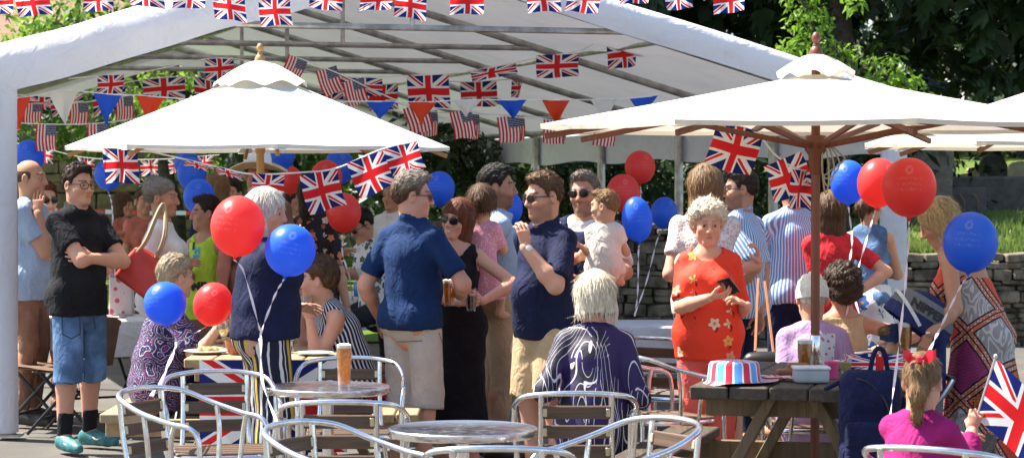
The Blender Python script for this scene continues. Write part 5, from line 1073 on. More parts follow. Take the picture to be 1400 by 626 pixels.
def pint(p, label, h=.155, r=.038, fill=.88, drink=None, foam=True, cat='glass', tilt=None, gm=None):
    o = empty('drink_glass', p, label, cat); MB().lathe([(.0001, .0), (r * .74, 0), (r * .80, .02), (r * .98, h * .72), (r, h), (r * .95, h), (r * .93, h * .72), (r * .74, .016), (.0001, .014)], (0, 0, 0), 22).build('glass', gm or GLASS, o)
    if fill: MB().lathe([(.0001, .016), (r * .72, .016), (r * .90, h * .70), (r * .915, h * fill), (.0001, h * fill)], (0, 0, 0), 22).build('drink', drink or BEER, o)
    if foam: MB().lathe([(.0001, h * fill), (r * .915, h * fill), (r * .93, h * fill + .016), (r * .6, h * fill + .021), (.0001, h * fill + .02)], (0, 0, 0), 22).build('foam', FOAM, o)
    if tilt: o.rotation_euler = tilt
    return o

# ---------------------------------------------------------------- the crowd, left to right
person('balding man in a pale blue shirt, hand at face, behind the white tent leg', 40, 16.5, 80, [Lg('trousers', RUST), T_('shirt', LBLUE, .65, hem=.47, loose=.02), Sh()], top=211, hr=('bald', 'brown'), skin='tan', R=dict(t=(52, 292, -.14), pole='down', hd=(0, .2, 1), curl=.3), L=dict(t=(70, 372, .1)), fat=1.05)
person('woman in dark glasses and white top half hidden behind the balding man', 62, 17.5, 30, [T_('top', WHITE, 1.2, hem=.44, loose=.02), Lg('trousers', RUST)], top=247, sex='f', hr=('short', 'auburn'), wear='sun', res=1.15)
k = person('stout young man in glasses, black polo and denim shorts with folded arms', 106, 15., 48, [Lg('shorts', DENIM, 1.22, flare=.020, off=.010), T_('polo_shirt', BLACK, .66, neck='collar', hem=.47, loose=.012, wide=1.3), dict(n='sock', k='sock', m=BLACK, to=.36), Sh(TEAL)], top=219, look=48, hr=('short', 'dark'), skin='pink', wear='glasses', fat=1.14, hopt=dict(t=.02),
    R=dict(t=(126, 347, .02), pv=(.7, -.5, -.9), hd=(-.5, .8, .1)), L=dict(t=(126, 353, -.20), pv=(.8, .4, -.6), hd=(-.9, -.3, .15), pn=(0, 1, 0), curl=.25), stance=.085, step=.5)
for pts in (((84, 432), (108, 430), (109, 456), (97, 463), (85, 457), (84, 432)), ((126, 425), (130, 450)), ((114, 440), (114, 520)), ((78, 522), (106, 526)), ((112, 526), (140, 522))): seam(k, 'shorts', pts, 15, SEAMD, .004)
for q in 'RL':
    a_, t_ = k.An[q], k.Toe[q]; c_ = a_ * .62 + t_ * .38 - A(0, 0, .012); MB().tube(curve([c_ + A(-.03, -.052, .012), c_ + A(.0, -.060, -.004), c_ + A(.05, -.056, .022)], 8), [.003, .006, .007, .005, .004, .003, .002, .002][:len(curve([c_, c_, c_], 8))], 5).build('shoe_mark', WHITE, k.parts['shoe' + q])
person('far woman in a salmon top near the lawn', 196, 22, 30, [T_('top', SALMON, .6), Lg('trousers', DARKC)], top=256, sex='f', hr=('short', 'brown'), res=1.4, skin='tan', L=dict(t=(160, 320, -.2)))
k = person('woman with clipped up greying hair in a white hooded top carrying a red bag', 220, 15.7, 88, [Lg('trousers', DARKC), T_('hooded_top', WHITE, 1.9, hem=.47, loose=.02, neck='jacket', soff=.022)], top=241, look=80, sex='f', hr=('updo', 'grey'), skin='tan', fat=1.02, R=dict(t=(246, 362, -.1), pole='down'), hopt=dict(root=A(.3, .27, .22)))
m = MB(); c = k.Rh @ (A(0, -.10, .09) * k.hs) + k.Hc
for i in range(9): a = i * .7; m.tube([c, c + A(math.cos(a) * .045 - .02, math.sin(a) * .03, .03 * math.sin(a * 1.7) + .02)], [.007, .003], 6)
m.build('hair_clip', plain('cream_clip', (.66, .58, .38), .5), k.o)
RB_ = plain('red_leather', (.50, .03, .025), .38, var=.1); o = empty('handbag', W(200, 375, 15.2), 'large red shoulder bag hanging on the woman in the white hooded top', 'bag'); s = 15.2 / F
def sdf_mesh(prims, h, disp=None): V, Q = grow(prims, h, disp); return V, Q
def rbox(c, hs, r, k=.01, op='u', M=None):
    c = np.asarray(c, float)
    def fn(x, y, z):
        p = [x - c[0], y - c[1], z - c[2]]
        if M is not None: p = [M[0][i] * p[0] + M[1][i] * p[1] + M[2][i] * p[2] for i in range(3)]
        q = [np.abs(p[i]) - hs[i] + r for i in range(3)]; return np.sqrt(sum(np.maximum(t, 0) ** 2 for t in q)) + np.minimum(np.maximum(np.maximum(q[0], q[1]), q[2]), 0) - r
    m = np.linalg.norm(hs) if M is not None else np.array(hs); return (op, k, fn, c - m, c + m)
Mr = np.array([[.80, .0, .60], [0, 1, 0], [-.60, 0, .80]]).T
V, Q = grow([rbox((0, 0, 0), (.165, .065, .135), .03, M=Mr.T), rbox((0, 0, .22), (.3, .05, .07), .02, op='s', M=Mr.T)], .009, lambda x, y, z: .004 * np.sin(x * 30 + z * 20)); link('bag_body', fast_mesh('bag_body', V, Q), RB_, o)
for dy in (-.05, .04): MB().tube(curve([(-.08, dy, .12), (.0, dy, .22), (.07, dy * .6 + .1, .42), (.1, dy * .6 + .15, .44), (.12, dy, .25), (.06, dy, .10)], 24), .010, 6).build('strap', plain('tan_strap', (.36, .26, .16), .6), o)
k = person('dark haired man in a neon yellow printed vest behind the balloons', 283, 16.4, -40, [T_('vest', NEON, 0, neck='scoop', hem=.46, loose=.02), Lg('shorts', plain('blue_shorts', (.05, .25, .5), .8), .9, flare=.03)], top=266, look=-75, hr=('short', 'dark'), skin='tan', L=dict(t=(296, 415, -.1)), R=dict(t=(258, 372, -.2), pole='down', hd=(-.3, -.2, 1)))
BT, CT = plain('black_print', (.012, .012, .014), .7, bump=0), plain('sky_print', (.03, .30, .62), .7, bump=0)
decal(k, 'vest', 'OME', W(268, 391, 16.4), .085, BT, bold=.004); decal(k, 'vest', 'E', W(270, 356, 16.4), .10, CT, bold=.004); decal(k, 'vest', 'T', W(266, 335, 16.4), .09, BT, bold=.004); decal(k, 'vest', 'H', W(272, 342, 16.4), .06, CT, bold=.003)
person('seated woman with short fair hair in a paisley blouse on the picnic bench', 218, 13.45, 112, [Lg('trousers', NAVY), T_('blouse', PAIS, .8, hem=.46, loose=.035, wide=1.3), Sh()], top=357, H=1.62, pose='sit', sex='f', fat=1.22, look=128, hr=('short', 'ash'), hopt=dict(t=.022, a=-.01, root=A(.35, .28, .18)), lean=10, R=dict(t=(300, 445, -.12), pole='down', hd=(.8, .5, .1)), L=dict(t=(292, 470, .4)))
person('far woman with long wavy brown hair seen from behind left of the straw hat', 297, 19.5, 185, [T_('top', NAVY, .6), Lg('trousers', DARKC)], top=232, sex='f', hr=('long', 'light'), hopt=dict(len=-.28), res=1.3)
person('far dark haired woman in white between the straw hat and the floral dress', 402, 20.5, 40, [T_('top', WHITE, .7), Lg('trousers', DARKC)], top=248, sex='f', hr=('long', 'dark'), res=1.3, skin='tan')
person('silver haired man in a white shirt standing behind the seated man in dark glasses', 538, 20.6, -30, [T_('shirt', WHITE, .8, neck='collar'), Lg('trousers', DARKC)], top=246, hr=('short', 'silver'), res=1.3, skin='tan')
person('far man in a navy shirt beyond the neon yellow vest', 318, 21, -20, [T_('shirt', NAVY, .7), Lg('trousers', DARKC)], top=243, hr=('short', 'dark'), res=1.3, skin='fair')
person('far woman in a rust top left of the clipped up hair', 168, 23, 60, [T_('top', SALMON, .7), Lg('trousers', DARKC)], top=262, sex='f', hr=('bob', 'brown'), res=1.4, skin='tan')
k = person('sunburnt man in a straw hat behind the pale parasol pole', 352, 16.3, 15, [T_('shirt', RUST, .7), Lg('trousers', DARKC)], top=205, hr=('short', 'brown'), skin='red', res=1.2)
STRAW = plain('straw', (.62, .46, .25), .8, var=.15, scale=50, bump=.6); c = k.root + k.Hc + A(0, 0, .055); o = empty('straw_hat', c, 'wide brimmed straw hat with a white crown behind the parasol pole', 'hat')
G = [[(r_ * math.cos(a), r_ * 1.15 * math.sin(a), zz - .075 * (r_ / .215 * math.cos(a)) ** 2 + .05 * (r_ / .215)) for r_, zz in ((.095, -.02), (.13, -.018), (.175, -.014), (.212, -.008), (.214, -.016), (.175, -.024), (.13, -.028), (.095, -.03))] for a in np.linspace(0, 6.2832, 49)]
m = MB(); m.grid(G); m.build('brim', STRAW, o); MB().lathe([(.099, -.01), (.098, .05), (.088, .095), (.06, .108), (.0001, .10)], (0, 0, 0), 32, None, 1, 1.1).build('crown', WHITE, o)
k = person('white haired woman in a navy top and striped trousers standing at the table end', 362, 12.35, 112, [Lg('trousers', STRT, 1.95, flare=.038, off=.016, st=1), T_('top', NAVY, .96, hem=.53, loose=.036, neck='crew', wide=1.5, soff=.020), Sh(plain('gold_shoe', (.45, .36, .2), .4))], top=254, sex='f', look=70, hr=('bob', 'silver'), hopt=dict(len=-.14, w=.085), fat=1.2, pitch=4, R=dict(t=(398, 340, .22), pole='down', hd=(.4, .3, .9)), L=dict(t=(404, 420, .2)))
k = person('seated woman with short brown hair in a navy and white striped sleeveless top', 484, 13.5, -72, [Lg('trousers', NAVY), T_('top', STRTOP, 0, neck='crew', hem=.47, st=1, loose=.01)], top=352, H=1.66, pose='sit', sex='f', look=-95, lean=24, fat=1.16, hr=('short', 'brown'), hopt=dict(t=.03, a=-.025), skin='pink', L=dict(t=(424, 440, -.22), pv=(-.5, -.3, -1), hd=(-.25, .1, .95), pn=(-.3, 1, 0), curl=.7), R=dict(t=(412, 425, .15), pole='down'))
pint(handpos(k, 'L', .085, .042) - A(0, 0, .05), 'clear plastic tumbler held by the woman in the striped top', .13, .04, 0, foam=False, gm=PLASG)
RED_T = Mt('red_tulle', .6); RED_T.base((.70, .03, .03)); RED_T = RED_T.thin(.5).m; r = np.random.default_rng(3); m = MB()
for i in range(26): a = i / 26 * 6.283; q = k.P * A(1, 1, 0) + A(0, 0, k.P[2] + .04); m.grid([[q + A(math.cos(a + s * .3) * (.15 + .16 * t), math.sin(a + s * .3) * (.13 + .16 * t), .02 - .10 * t + .035 * math.sin(s * 9 + i * 2.1) * t) for s in (0, .35, .7, 1)] for t in np.linspace(0, 1, 5)])
m.build('tulle_skirt', RED_T, k.o)
person('dark haired woman in a dark floral dress behind the table', 428, 16.6, 160, [T_('dress', DARKFL, .9, neck='crew', skirt=.3, flare=.13)], top=236, sex='f', hr=('long', 'dark'), hopt=dict(len=-.2), res=1.15, L=dict(t=(462, 345, .1)))
person('seated man in dark glasses and a leaf print shirt looking down', 513, 18.8, -62, [T_('shirt', BWFL, .7, neck='collar', hem=.46), Lg('trousers', DARKC)], top=288, H=1.76, pose='sit', pitch=28, lean=12, look=-55, hr=('short', 'black'), wear='sun', res=1.15, skin='tan', L=dict(t=(478, 372, -.1)), R=dict(t=(476, 375, .15)))
k = person('greying brown haired man in dark glasses, blue polo and stone shorts, back turned', 563, 13.25, 143, [Lg('shorts', STONEC, 1.2, flare=.030, off=.013), T_('polo_shirt', BLUEP, .78, neck='collar', hem=.50, loose=.018, wide=1.25), Sh()], top=231, look=98, hr=('short', 'brown'), hopt=dict(t=.024, a=.0, root=A(.30, .26, .21)), skin='pink', wear='sun', fat=1.05, pitch=3, R=dict(t=(629, 404, .12), pv=(.7, -.3, -1), hd=(-.25, .7, .2), curl=.75, pn=(-.9, .1, 0)), L=dict(t=(518, 432, .25), pole='back'))
pint(handpos(k, 'R', .07, .045) + A(.0, .0, -.075), 'pint of lager held by the man in the blue polo shirt', .155, .040, .85)
for pts in (((543, 467), (577, 466)), ((600, 455), (606, 475), (605, 500)), ((520, 566), (565, 570)), ((572, 571), (616, 566))): seam(k, 'shorts', pts, 13.2, SEAMG)
for pts in (((516, 448), (560, 453), (608, 447)),): seam(k, 'polo_shirt', pts, 13.2, SEAMK)
k = person('smiling auburn haired woman in sunglasses and a long black dress holding a drink', 626, 13.9, -22, [T_('dress', BLACKD, 0, neck='strap', skirt=.12, flare=.12, hem=.48)], top=270, sex='f', look=-28, roll=-10, hr=('long', 'auburn'), hopt=dict(len=-.24, w=.095), wear='sun', mouth=1, skin='pink', L=dict(t=(660, 412, -.28), pole='out', hd=(-.9, -.15, .2), pn=(-.2, 1, .1), curl=.5), R=dict(t=(628, 414, -.30), pole='out', hd=(.9, -.1, .15), pn=(.2, 1, 0), curl=.5))
pint((k.Wr['L'] + k.Wr['R']) / 2 + k.root + A(.0, -.02, -.05), 'small dark drink in the hands of the woman in black', .13, .035, .55, COLA, False)
person('toddler in a pink speckled dress carried by the dark haired man', 657, 14.05, 165, [T_('dress', PINKS, .8, neck='crew', skirt=.34, flare=.17), ], top=231, H=.92, hz=1.18, pose='held', sex='c', look=-150, roll=-8, hr=('bob', 'brown'), hopt=dict(len=-.06, w=.09), hs=.86, L=dict(t=(640, 330, .1)), R=dict(t=(690, 335, .2)))
k = person('dark haired bearded man in a pale blue shirt and khaki trousers carrying the toddler', 678, 14.4, 100, [Lg('trousers', KHAKI, off=.014), T_('shirt', LBLUE, .9, neck='collar', hem=.52, loose=.012), Sh()], top=221, look=88, hr=('short', 'black'), hopt=dict(t=.022), skin='brown', beard=('black', .6), R=dict(t=(668, 388, -.32), pv=(-.4, -.6, -.6), hd=(-.8, .0, .1), pn=(0, 1, .2)), L=dict(t=(690, 375, .3)))
MB().tube([k.P + k.T1 * .075 * k.H + .172 * (math.cos(a) * k.r * .82 + math.sin(a) * k.f * .66) for a in np.linspace(0, 6.283, 30, endpoint=False)], .014, 6, True).build('belt', WATCHL, k.o)
k = person('man in sunglasses and a dark navy polo with his hand at his mouth', 745, 12.8, -48, [Lg('shorts', SAND, .97, flare=.03, off=.018), T_('polo_shirt', NAVY, .86, neck='collar', hem=.485, loose=.02, wide=1.3), Sh()], top=231, look=-58, hr=('short', 'brown'), hopt=dict(t=.018, root=A(.16, .09, .05)), skin='pink', wear='sun', beard=('brown', .42), fat=1.12, pitch=5, L=dict(t=(718, 338, -.28), pv=(.5, -.3, -1), hd=(-.12, .15, 1), pn=(-.5, .9, 0), curl=.55), R=dict(t=(712, 450, .25)), stance=.06)
for pts in (((712, 292), (708, 318), (706, 345)), ((704, 462), (740, 468), (780, 462))): seam(k, 'polo_shirt', pts, 12.8, SEAMK)
wrist_band(k, 'L', 'watch', WATCHL, DIAL)
k = person('bearded man in sunglasses and a navy waistcoat holding the baby', 800, 13.9, -18, [Lg('trousers', PALEPINK), T_('t_shirt', WHITE, .80, neck='crew', hem=.49, loose=.02, wide=1.3), T_('waistcoat', NAVY, 0, neck='strap', hem=.55, off=.026)], top=229, look=-22, roll=5, hr=('short', 'grey'), hopt=dict(t=.016), wear='sun', skin='tan', beard=('grey', .7), fat=1.08, L=dict(t=(806, 390, -.40), pv=(1, -.3, -.6), hd=(-1, -.05, -.1), pn=(0, .8, .6)), R=dict(t=(790, 352, -.44), pv=(-.6, -.2, -1), hd=(.92, -.1, .25), pn=(.1, 1, 0), curl=.1))
wrist_band(k, 'L', 'watch', WATCHL, DIAL)
person('baby in a cream romper held against the bearded man, looking left', 826, 13.32, 172, [T_('romper', CREAMR, .55, neck='crew', hem=.40, loose=.01, off=.02), Lg('romper_legs', CREAMR, .8, off=.02)], top=234, H=.74, hz=1.225, pose='tuck', sex='c', look=-112, hr=('short', 'light'), hopt=dict(t=.008, a=.0), hs=.80, L=dict(t=(792, 335, -.05), pole='down'), R=dict(t=(850, 330, .1)))
k = person('white haired woman in a purple swirl top sitting with her back to us', 812, 11.25, 176, [T_('top', SWIRL, 1.75, neck='scoop', hem=.44, loose=.03, soff=.014, wide=1.15), Lg('trousers', NAVY)], top=380, H=1.64, pose='sit', sex='f', look=188, pitch=6, lean=8, hr=('bob', 'white'), hopt=dict(len=-.085, w=.10), fat=1.12, L=dict(t=(752, 535, .16), pole='back', hd=(.2, .6, -.5)), R=dict(t=(872, 545, .20), pole='back', hd=(-.3, .6, -.4)))
k = person('white curly haired woman in a red floral blouse and red trousers holding a phone', 968, 13.05, -8, [Lg('trousers', REDT, 1.95, flare=.012, off=.014), T_('blouse', REDFL, .86, neck='scoop', hem=.455, loose=.042, wide=1.35), Sh(REDT)], top=274, sex='f', look=2, pitch=6, hr=('curly', 'white'), hopt=dict(a=.012, t=.02), skin='pink', fat=1.18, R=dict(t=(970, 407, -.30), pv=(-.35, -.2, -1), hd=(.95, -.1, .15), pn=(-.1, .5, 1), curl=.5), L=dict(t=(1022, 418, -.2), pv=(.2, .5, -1), hd=(-.7, -.4, .4), curl=.5), stance=.05)
wrist_band(k, 'R', 'bracelet', GOLD); q = handpos(k, 'R', .11, .03); setp(MB().box((0, 0, 0), (.075, .012, .15), Matrix.Rotation(.9, 3, 'X') @ Matrix.Rotation(-.5, 3, 'Y'), .004).build('mobile_phone', plain('black_phone', (.012, .012, .014), .15, bump=0), None, q + A(.01, -.01, .02)), 'small dark phone held by the woman in the red floral blouse', 'phone')
k = person('woman with straight blonde streaked hair in a white off shoulder lace top, back to us', 964, 14.1, 172, [Lg('jeans', DENIM2), T_('top', LACE, .62, neck='off', hem=.5, loose=.01, wide=1.3), Sh()], top=219, sex='f', look=182, hr=('bob', 'light'), hopt=dict(len=-.16, w=.095, root=A(.24, .15, .08)), skin='pink', fat=1.08, R=dict(t=(1038, 362, -.14), pv=(.3, -.5, -1), hd=(-.1, -.1, 1), curl=.7, pn=(-.9, 0, 0)), L=dict(t=(925, 356, .15), pv=(-.2, -.2, -1), hd=(.2, .3, 1), curl=.7, pn=(.5, .8, 0)))
wrist_band(k, 'R', 'bracelet', GOLD); pint(W(927, 358, 14.2), 'half glass of pale wine held by the woman in lace', .12, .03, .6, WINE, False)
o = empty('handbag', W(1047, 500, 13.4), 'small black handbag on a tan strap hanging beside the red floral blouse', 'bag'); V, Q = grow([rbox((0, 0, 0), (.12, .05, .075), .035), ell((0, -.03, .03), (.13, .05, .05), .03)], .008); link('bag_body', fast_mesh('bag_body', V, Q), plain('black_leather', (.014, .013, .013), .4), o)
for a, b_ in (((1033, 480), (1037, 380)), ((1058, 482), (1046, 384))): p0, p1 = W(*a, 13.4) - o.location, W(*b_, 13.75) - o.location; MB().beam(p0, p1, .016, .005).build('strap', plain('tan_leather', (.33, .13, .045), .5), o)
k = person('man in a blue and white striped shirt and glasses behind the lace top', 1014, 14.9, -125, [Lg('trousers', NAVY), T_('shirt', STRBL, .85, neck='collar', hem=.47, loose=.02, st=1, wide=1.3)], top=226, look=-88, hr=('short', 'dark'), skin='tan', beard=('dark', .5), wear='glasses', L=dict(t=(1000, 400, -.1)), R=dict(t=(1040, 430, -.1)))
k = person('tall man in a blue pinstriped shirt behind the flags at the parasol pole', 1084, 15.6, -160, [Lg('trousers', NAVY), T_('shirt', STRBL, .9, neck='collar', hem=.5, loose=.03, st=1, wide=1.3)], top=224, hr=('short', 'brown'), skin='tan', L=dict(t=(1060, 392, .1), pv=(-1, 0, -.5)), R=dict(t=(1096, 385, .2)), res=1.1)
person('woman with long straight brown hair in a red T shirt, back to us', 1136, 15.2, 185, [Lg('jeans', DENIM2), T_('t_shirt', REDTEE, .7, neck='crew', hem=.47, loose=.02)], top=259, sex='f', hr=('long', 'brown'), hopt=dict(len=-.20, w=.088, root=A(.16, .09, .045)), skin='pink', R=dict(t=(1172, 400, -.1), pole='out'), L=dict(t=(1122, 395, .2)))
person('girl in a sleeveless blue top and blue printed white skirt beside the tent leg', 1188, 16., 150, [dict(n='skirt', k='skirt', m=BLUESK, hem=.12, flare=.14), T_('top', DENIM, 0, neck='crew', hem=.53)], top=254, sex='f', hr=('pony', 'brown'), hopt=dict(pts=[(0, -.09, .05), (0, -.14, .0), (0, -.13, -.12)], rad=[.03, .035, .012]), R=dict(t=(1190, 366, .25), pole='out'), L=dict(t=(1176, 366, .2)))
k = person('elderly woman in a lilac jacket and white knitted cap sitting with her back to us', 1114, 12.35, 182, [T_('jacket', LILAC, 1.9, neck='jacket', hem=.42, loose=.04, soff=.02, wide=1.1), Lg('trousers', SAND)], top=386, H=1.58, pose='sit', sex='f', lean=10, pitch=8, hr=('short', 'white'), hopt=dict(a=-.03, t=.012), fat=1.18, L=dict(t=(1078, 520, .2), pole='back'), R=dict(t=(1152, 520, .2), pole='back'))
m = MB(); G = []
for a in np.linspace(0, math.pi * 2, 49): G.append([k.Rh @ (A((.088 + .004 * math.sin(a * 14)) * math.sin(t) * math.cos(a), (.112 + .004 * math.sin(a * 14)) * math.sin(t) * math.sin(a) - .022, .115 * math.cos(t) + .025 + .01 * math.sin(t * 14)) * k.hs) + k.Hc for t in np.linspace(.02, 1.85, 14)])
m.grid(G); m.build('knitted_cap', KNIT, k.o)
person('woman with dark curly hair and bare shoulders sitting beside the woman in lilac', 1152, 13.0, 195, [T_('top', SAND, 0, neck='wide', hem=.45), Lg('trousers', DARKC)], top=369, H=1.62, pose='sit', sex='f', hr=('curly', 'dark'), hopt=dict(a=-.05), skin='tan', R=dict(t=(1195, 480, .1), pole='out'), L=dict(t=(1120, 475, .2)), fat=1.05)
k = person('blonde woman in a patterned halter dress bending down to the pushchair', 1346, 12.35, -112, [T_('dress', PATCH, 0, neck='scoop', skirt=.10, flare=.19, pleat=9, fx=-.02, halter=1)], H=1.68, sex='f', lean=27, look=-100, pitch=26, hr=('bob', 'blond'), hopt=dict(len=-.12, w=.10), skin='tan', fat=1.14, L=dict(t=(1272, 456, -.40), pv=(.6, -.2, -.6), hd=(-.35, .1, -.9), curl=.4), R=dict(t=(1262, 440, .25), pole='down'))
wrist_band(k, 'L', 'watch', GOLD, DIAL)
k = person('toddler in a navy cap sitting in the pushchair', 1224, 12.15, -55, [T_('top', NAVY, 1.8, neck='crew'), Lg('trousers', DARKC)], top=437, H=.86, hz=.475, pose='held', sex='c', look=-75, hr=('short', 'light'), hopt=dict(t=.008), hs=.84, pitch=6)
MB().lathe([(.0001, .112), (.04, .106), (.075, .08), (.092, .04), (.096, .012), (.090, .010)], (0, 0, 0), 24, Matrix((k.Rh * k.hs).tolist())).build('cap', fabric('navy_cap', (.02, .03, .09)), k.o, tuple(k.Hc + k.Rh @ A(0, -.012, .022)))
k = person('little girl in a magenta top with a ponytail and red bow holding a union flag', 1252, 8.95, 135, [T_('top', MAG, 1.85, neck='crew', hem=.42, loose=.02, off=.014), Lg('trousers', DARKC)], top=503, H=1.26, pose='sit', sex='c', look=158, hs=.9, hr=('pony', 'light'), hopt=dict(pts=[(.0, -.075, .085), (0, -.125, .06), (.01, -.135, -.03), (.0, -.12, -.13), (-.01, -.10, -.20)], rad=[.02, .032, .042, .036, .010], root=A(.16, .085, .04)), skin='pink', lean=6, R=dict(t=(1330, 590, .18), pole='down', hd=(.25, .1, 1), curl=.95, pn=(.3, .9, 0)), L=dict(t=(1330, 600, .4)))
BOW = plain('red_bow_ribbon', (.72, .02, .04), .4); m = MB(); c = k.Rh @ (A(0, -.10, .095) * k.hs) + k.Hc
for s in (1, -1): m.grid([[c + k.hr * 0 + A(s * (.008 + .055 * t), -.02 + .014 * math.sin(t * 5), .010 + .05 * (v - .5) * (.3 + 1.2 * t - .5 * t * t) + .022 * t + .008 * math.sin(t * 9 + v * 3)) for v in np.linspace(0, 1, 5)] for t in np.linspace(0, 1, 7)])
m.box(c + A(0, -.03, .01), (.026, .02, .03), None, .006); m.build('hair_bow', BOW, k.o)
hp = handpos(k, 'R', .055, .03); tip = W(1362, 488, 9.0); base_ = hp + (hp - tip) * .28; o = empty('hand_flag', hp, 'union flag on a white stick waved by the girl in magenta', 'flag'); MB().tube([base_ - hp, tip - hp], .004, 7).build('stick', plain('white_stick', (.74, .70, .68), .4, bump=0), o)
MB().lathe([(.0001, .012), (.007, .008), (.008, 0), (.005, -.006), (.0001, -.008)], tip - hp, 10).build('finial', plain('pearl_tip', (.7, .6, .6), .3, bump=0), o)
dn = nz(base_ - tip); u = nz(A(.78, .12, -.62)); V, UV = [], []; nx, ny = 18, 14; w_, h_ = .36, .29
for j in range(ny):
    for q in range(nx): s, t = q / (nx - 1), j / (ny - 1); V.append(tip - hp + dn * (.008 + h_ * t) + u * w_ * s + A(0, .022 * math.sin(s * 7 + t * 2) * s, -.05 * s * s)); UV.append((s, 1 - t))
me = bpy.data.meshes.new('cloth'); me.from_pydata([tuple(v) for v in V], [], [(j * nx + q, j * nx + q + 1, (j + 1) * nx + q + 1, (j + 1) * nx + q) for j in range(ny - 1) for q in range(nx - 1)]); me.polygons.foreach_set('use_smooth', [True] * len(me.polygons)); ul = me.uv_layers.new(name='UVMap')
for lp in me.loops: ul.data[lp.index].uv = UV[lp.vertex_index]
link('cloth', me, UJ, o)

# ---------------------------------------------------------------- pushchair
o = empty('pushchair', W(1255, 600, 12.15) * A(1, 1, 0), 'navy pushchair with a grey lettered hood under the blonde woman', 'pushchair'); rt = np.array(o.location); NVY = fabric('navy_hood_cloth', (.02, .028, .10)); GRY = fabric('grey_band_cloth', (.15, .155, .16), .08)
H0 = W(1251, 446, 12.15) - rt; V, Q = grow([ell(H0, (.19, .20, .19), .01), ell(H0, (.172, .182, .172), .004, 's'), ('i', .006, lambda x, y, z: -((z - H0[2]) * .80 + (x - H0[0]) * .6) - .02, None, None)], .010); hd = link('hood', fast_mesh('hood', V, Q), NVY, o)
V, Q = grow([ell(H0, (.197, .207, .197), .01), ell(H0, (.183, .193, .183), .004, 's'), ('i', .004, lambda x, y, z: np.abs((z - H0[2]) * .84 + (x - H0[0]) * .54 - .105) - .048, None, None)], .008); bd = link('hood_band', fast_mesh('hood_band', V, Q), GRY, o)
decal(bd, bd, 'NIPPER', W(1262, 424, 12.5) + (0, 0, 0), .062, BT, 'lettering', (.84, 0, -.54), (.54, 0, .84), bold=.003) if False else None
class Q_: pass
kk = Q_(); kk.root = rt; kk.parts = {'b': bd}; kk.o = hd; decal(kk, 'b', 'NIPPER', W(1262, 423, 12.15), .062, BT, 'lettering', (.84, 0, -.54), (.54, 0, .84), bold=.003)
bw = [H0 + A(-.19 * .80 * math.cos(a) * .62 - .0, .20 * math.sin(a), .19 * math.cos(a) * .98) for a in np.linspace(-1.5, 1.5, 22)]; MB().tube(bw, .010, 8).build('hood_bow', plain('pale_rim', (.6, .6, .6), .4), hd)
m = MB(); V, Q = grow([rbox((W(1240, 520, 12.15) - rt), (.17, .17, .03), .02), rbox((W(1280, 490, 12.15) - rt), (.03, .16, .2), .025)], .012); link('seat', fast_mesh('seat', V, Q), NVY, o)
for s in (1, -1):
    y = s * .2; MB().tube(curve([(.15, y, .70), (.10, y, .62), (-.05, y, .42), (-.22, y, .12)], 16), .014, 8).build('frame', ALU, o); MB().tube([(-.05, y, .42), (.25, y, .12)], .013, 8).build('frame', ALU, o)
    for x in (-.22, .25): w_ = MB().lathe([(.06, -.018), (.085, -.018), (.095, -.01), (.095, .01), (.085, .018), (.06, .018)], (x, y + s * .025, .097), 24, Matrix.Rotation(R(90), 3, 'X')).build('wheel', BLACKT, o); MB().lathe([(.0001, -.012), (.062, -.012), (.062, .012), (.0001, .012)], (x, y + s * .025, .097), 16, Matrix.Rotation(R(90), 3, 'X')).build('hub', STEEL, w_)
MB().tube([(.15, -.2, .70), (.15, .2, .70)], .016, 8).build('handle', BLACKT, o)

# ---------------------------------------------------------------- things on and by the tables
def on(px, d, z): return A((px - 700) * d / F, d, z)
pint(on(470, 11.25, .722), 'tall full glass of lager alone on the round metal table', .205, .0375, .93)
RT = .792
pint(on(1101, 11.25, RT), 'full pint of beer on the dark picnic table left of the pole', .158, .037, .9)
pint(on(1238, 12.0, .60) * A(1, 1, 1) + A(0, 0, .24), 'brown pint by the toddler at the pushchair', .15, .038, .85)
t = Mt('union_hat_plastic', .35); x, y, z = t.xyz(t.co()); an = x.at2(y) / (2 * math.pi) + .5; q = (an * 9 + .3).fr(); t.base(t.ramp(q, [(0, (.10, .32, .68)), (.42, (.78, .76, .76)), (.52, (.55, .02, .05)), (.90, (.78, .76, .76))], 'CONSTANT')); HATM = t.m
o = empty('party_hat', on(1004, 10.72, RT + .002), 'red white and blue striped plastic bowler hat on the corner of the dark table', 'hat'); G = []
for a in np.linspace(0, 6.2832, 61): dr = .045 * max(0, -math.cos(a)) ** 2; G.append([(r_ * math.cos(a), r_ * math.sin(a), zz - dr * max(0, (r_ - .13) / .06)) for r_, zz in ((.001, .098), (.07, .100), (.108, .094), (.116, .082), (.124, .012), (.132, .004), (.165, .008), (.205, .012))])
m = MB(); m.grid(G); m.build('crown', HATM, o)
o = empty('food_box', on(1109, 10.72, RT), 'translucent plastic lidded food box on the dark table', 'box'); V, Q = grow([rbox((0, 0, .033), (.080, .055, .033), .014)], .006); link('box', fast_mesh('box', V, Q), plain('frosted_plastic', (.42, .42, .42), .3), o); V, Q = grow([rbox((0, 0, .068), (.086, .061, .008), .006)], .004); link('lid', fast_mesh('lid', V, Q), plain('frosted_lid', (.62, .62, .62), .3), o)
setp(MB().lathe([(.0001, 0), (.026, 0), (.033, .07), (.036, .072), (.036, .08), (.031, .08), (.0001, .02)], (0, 0, 0), 20).build('pink_tub', plain('pink_plastic', (.66, .06, .20), .35, bump=0), None, on(1138, 10.95, RT)), 'small bright pink tub beside the food box', 'tub')
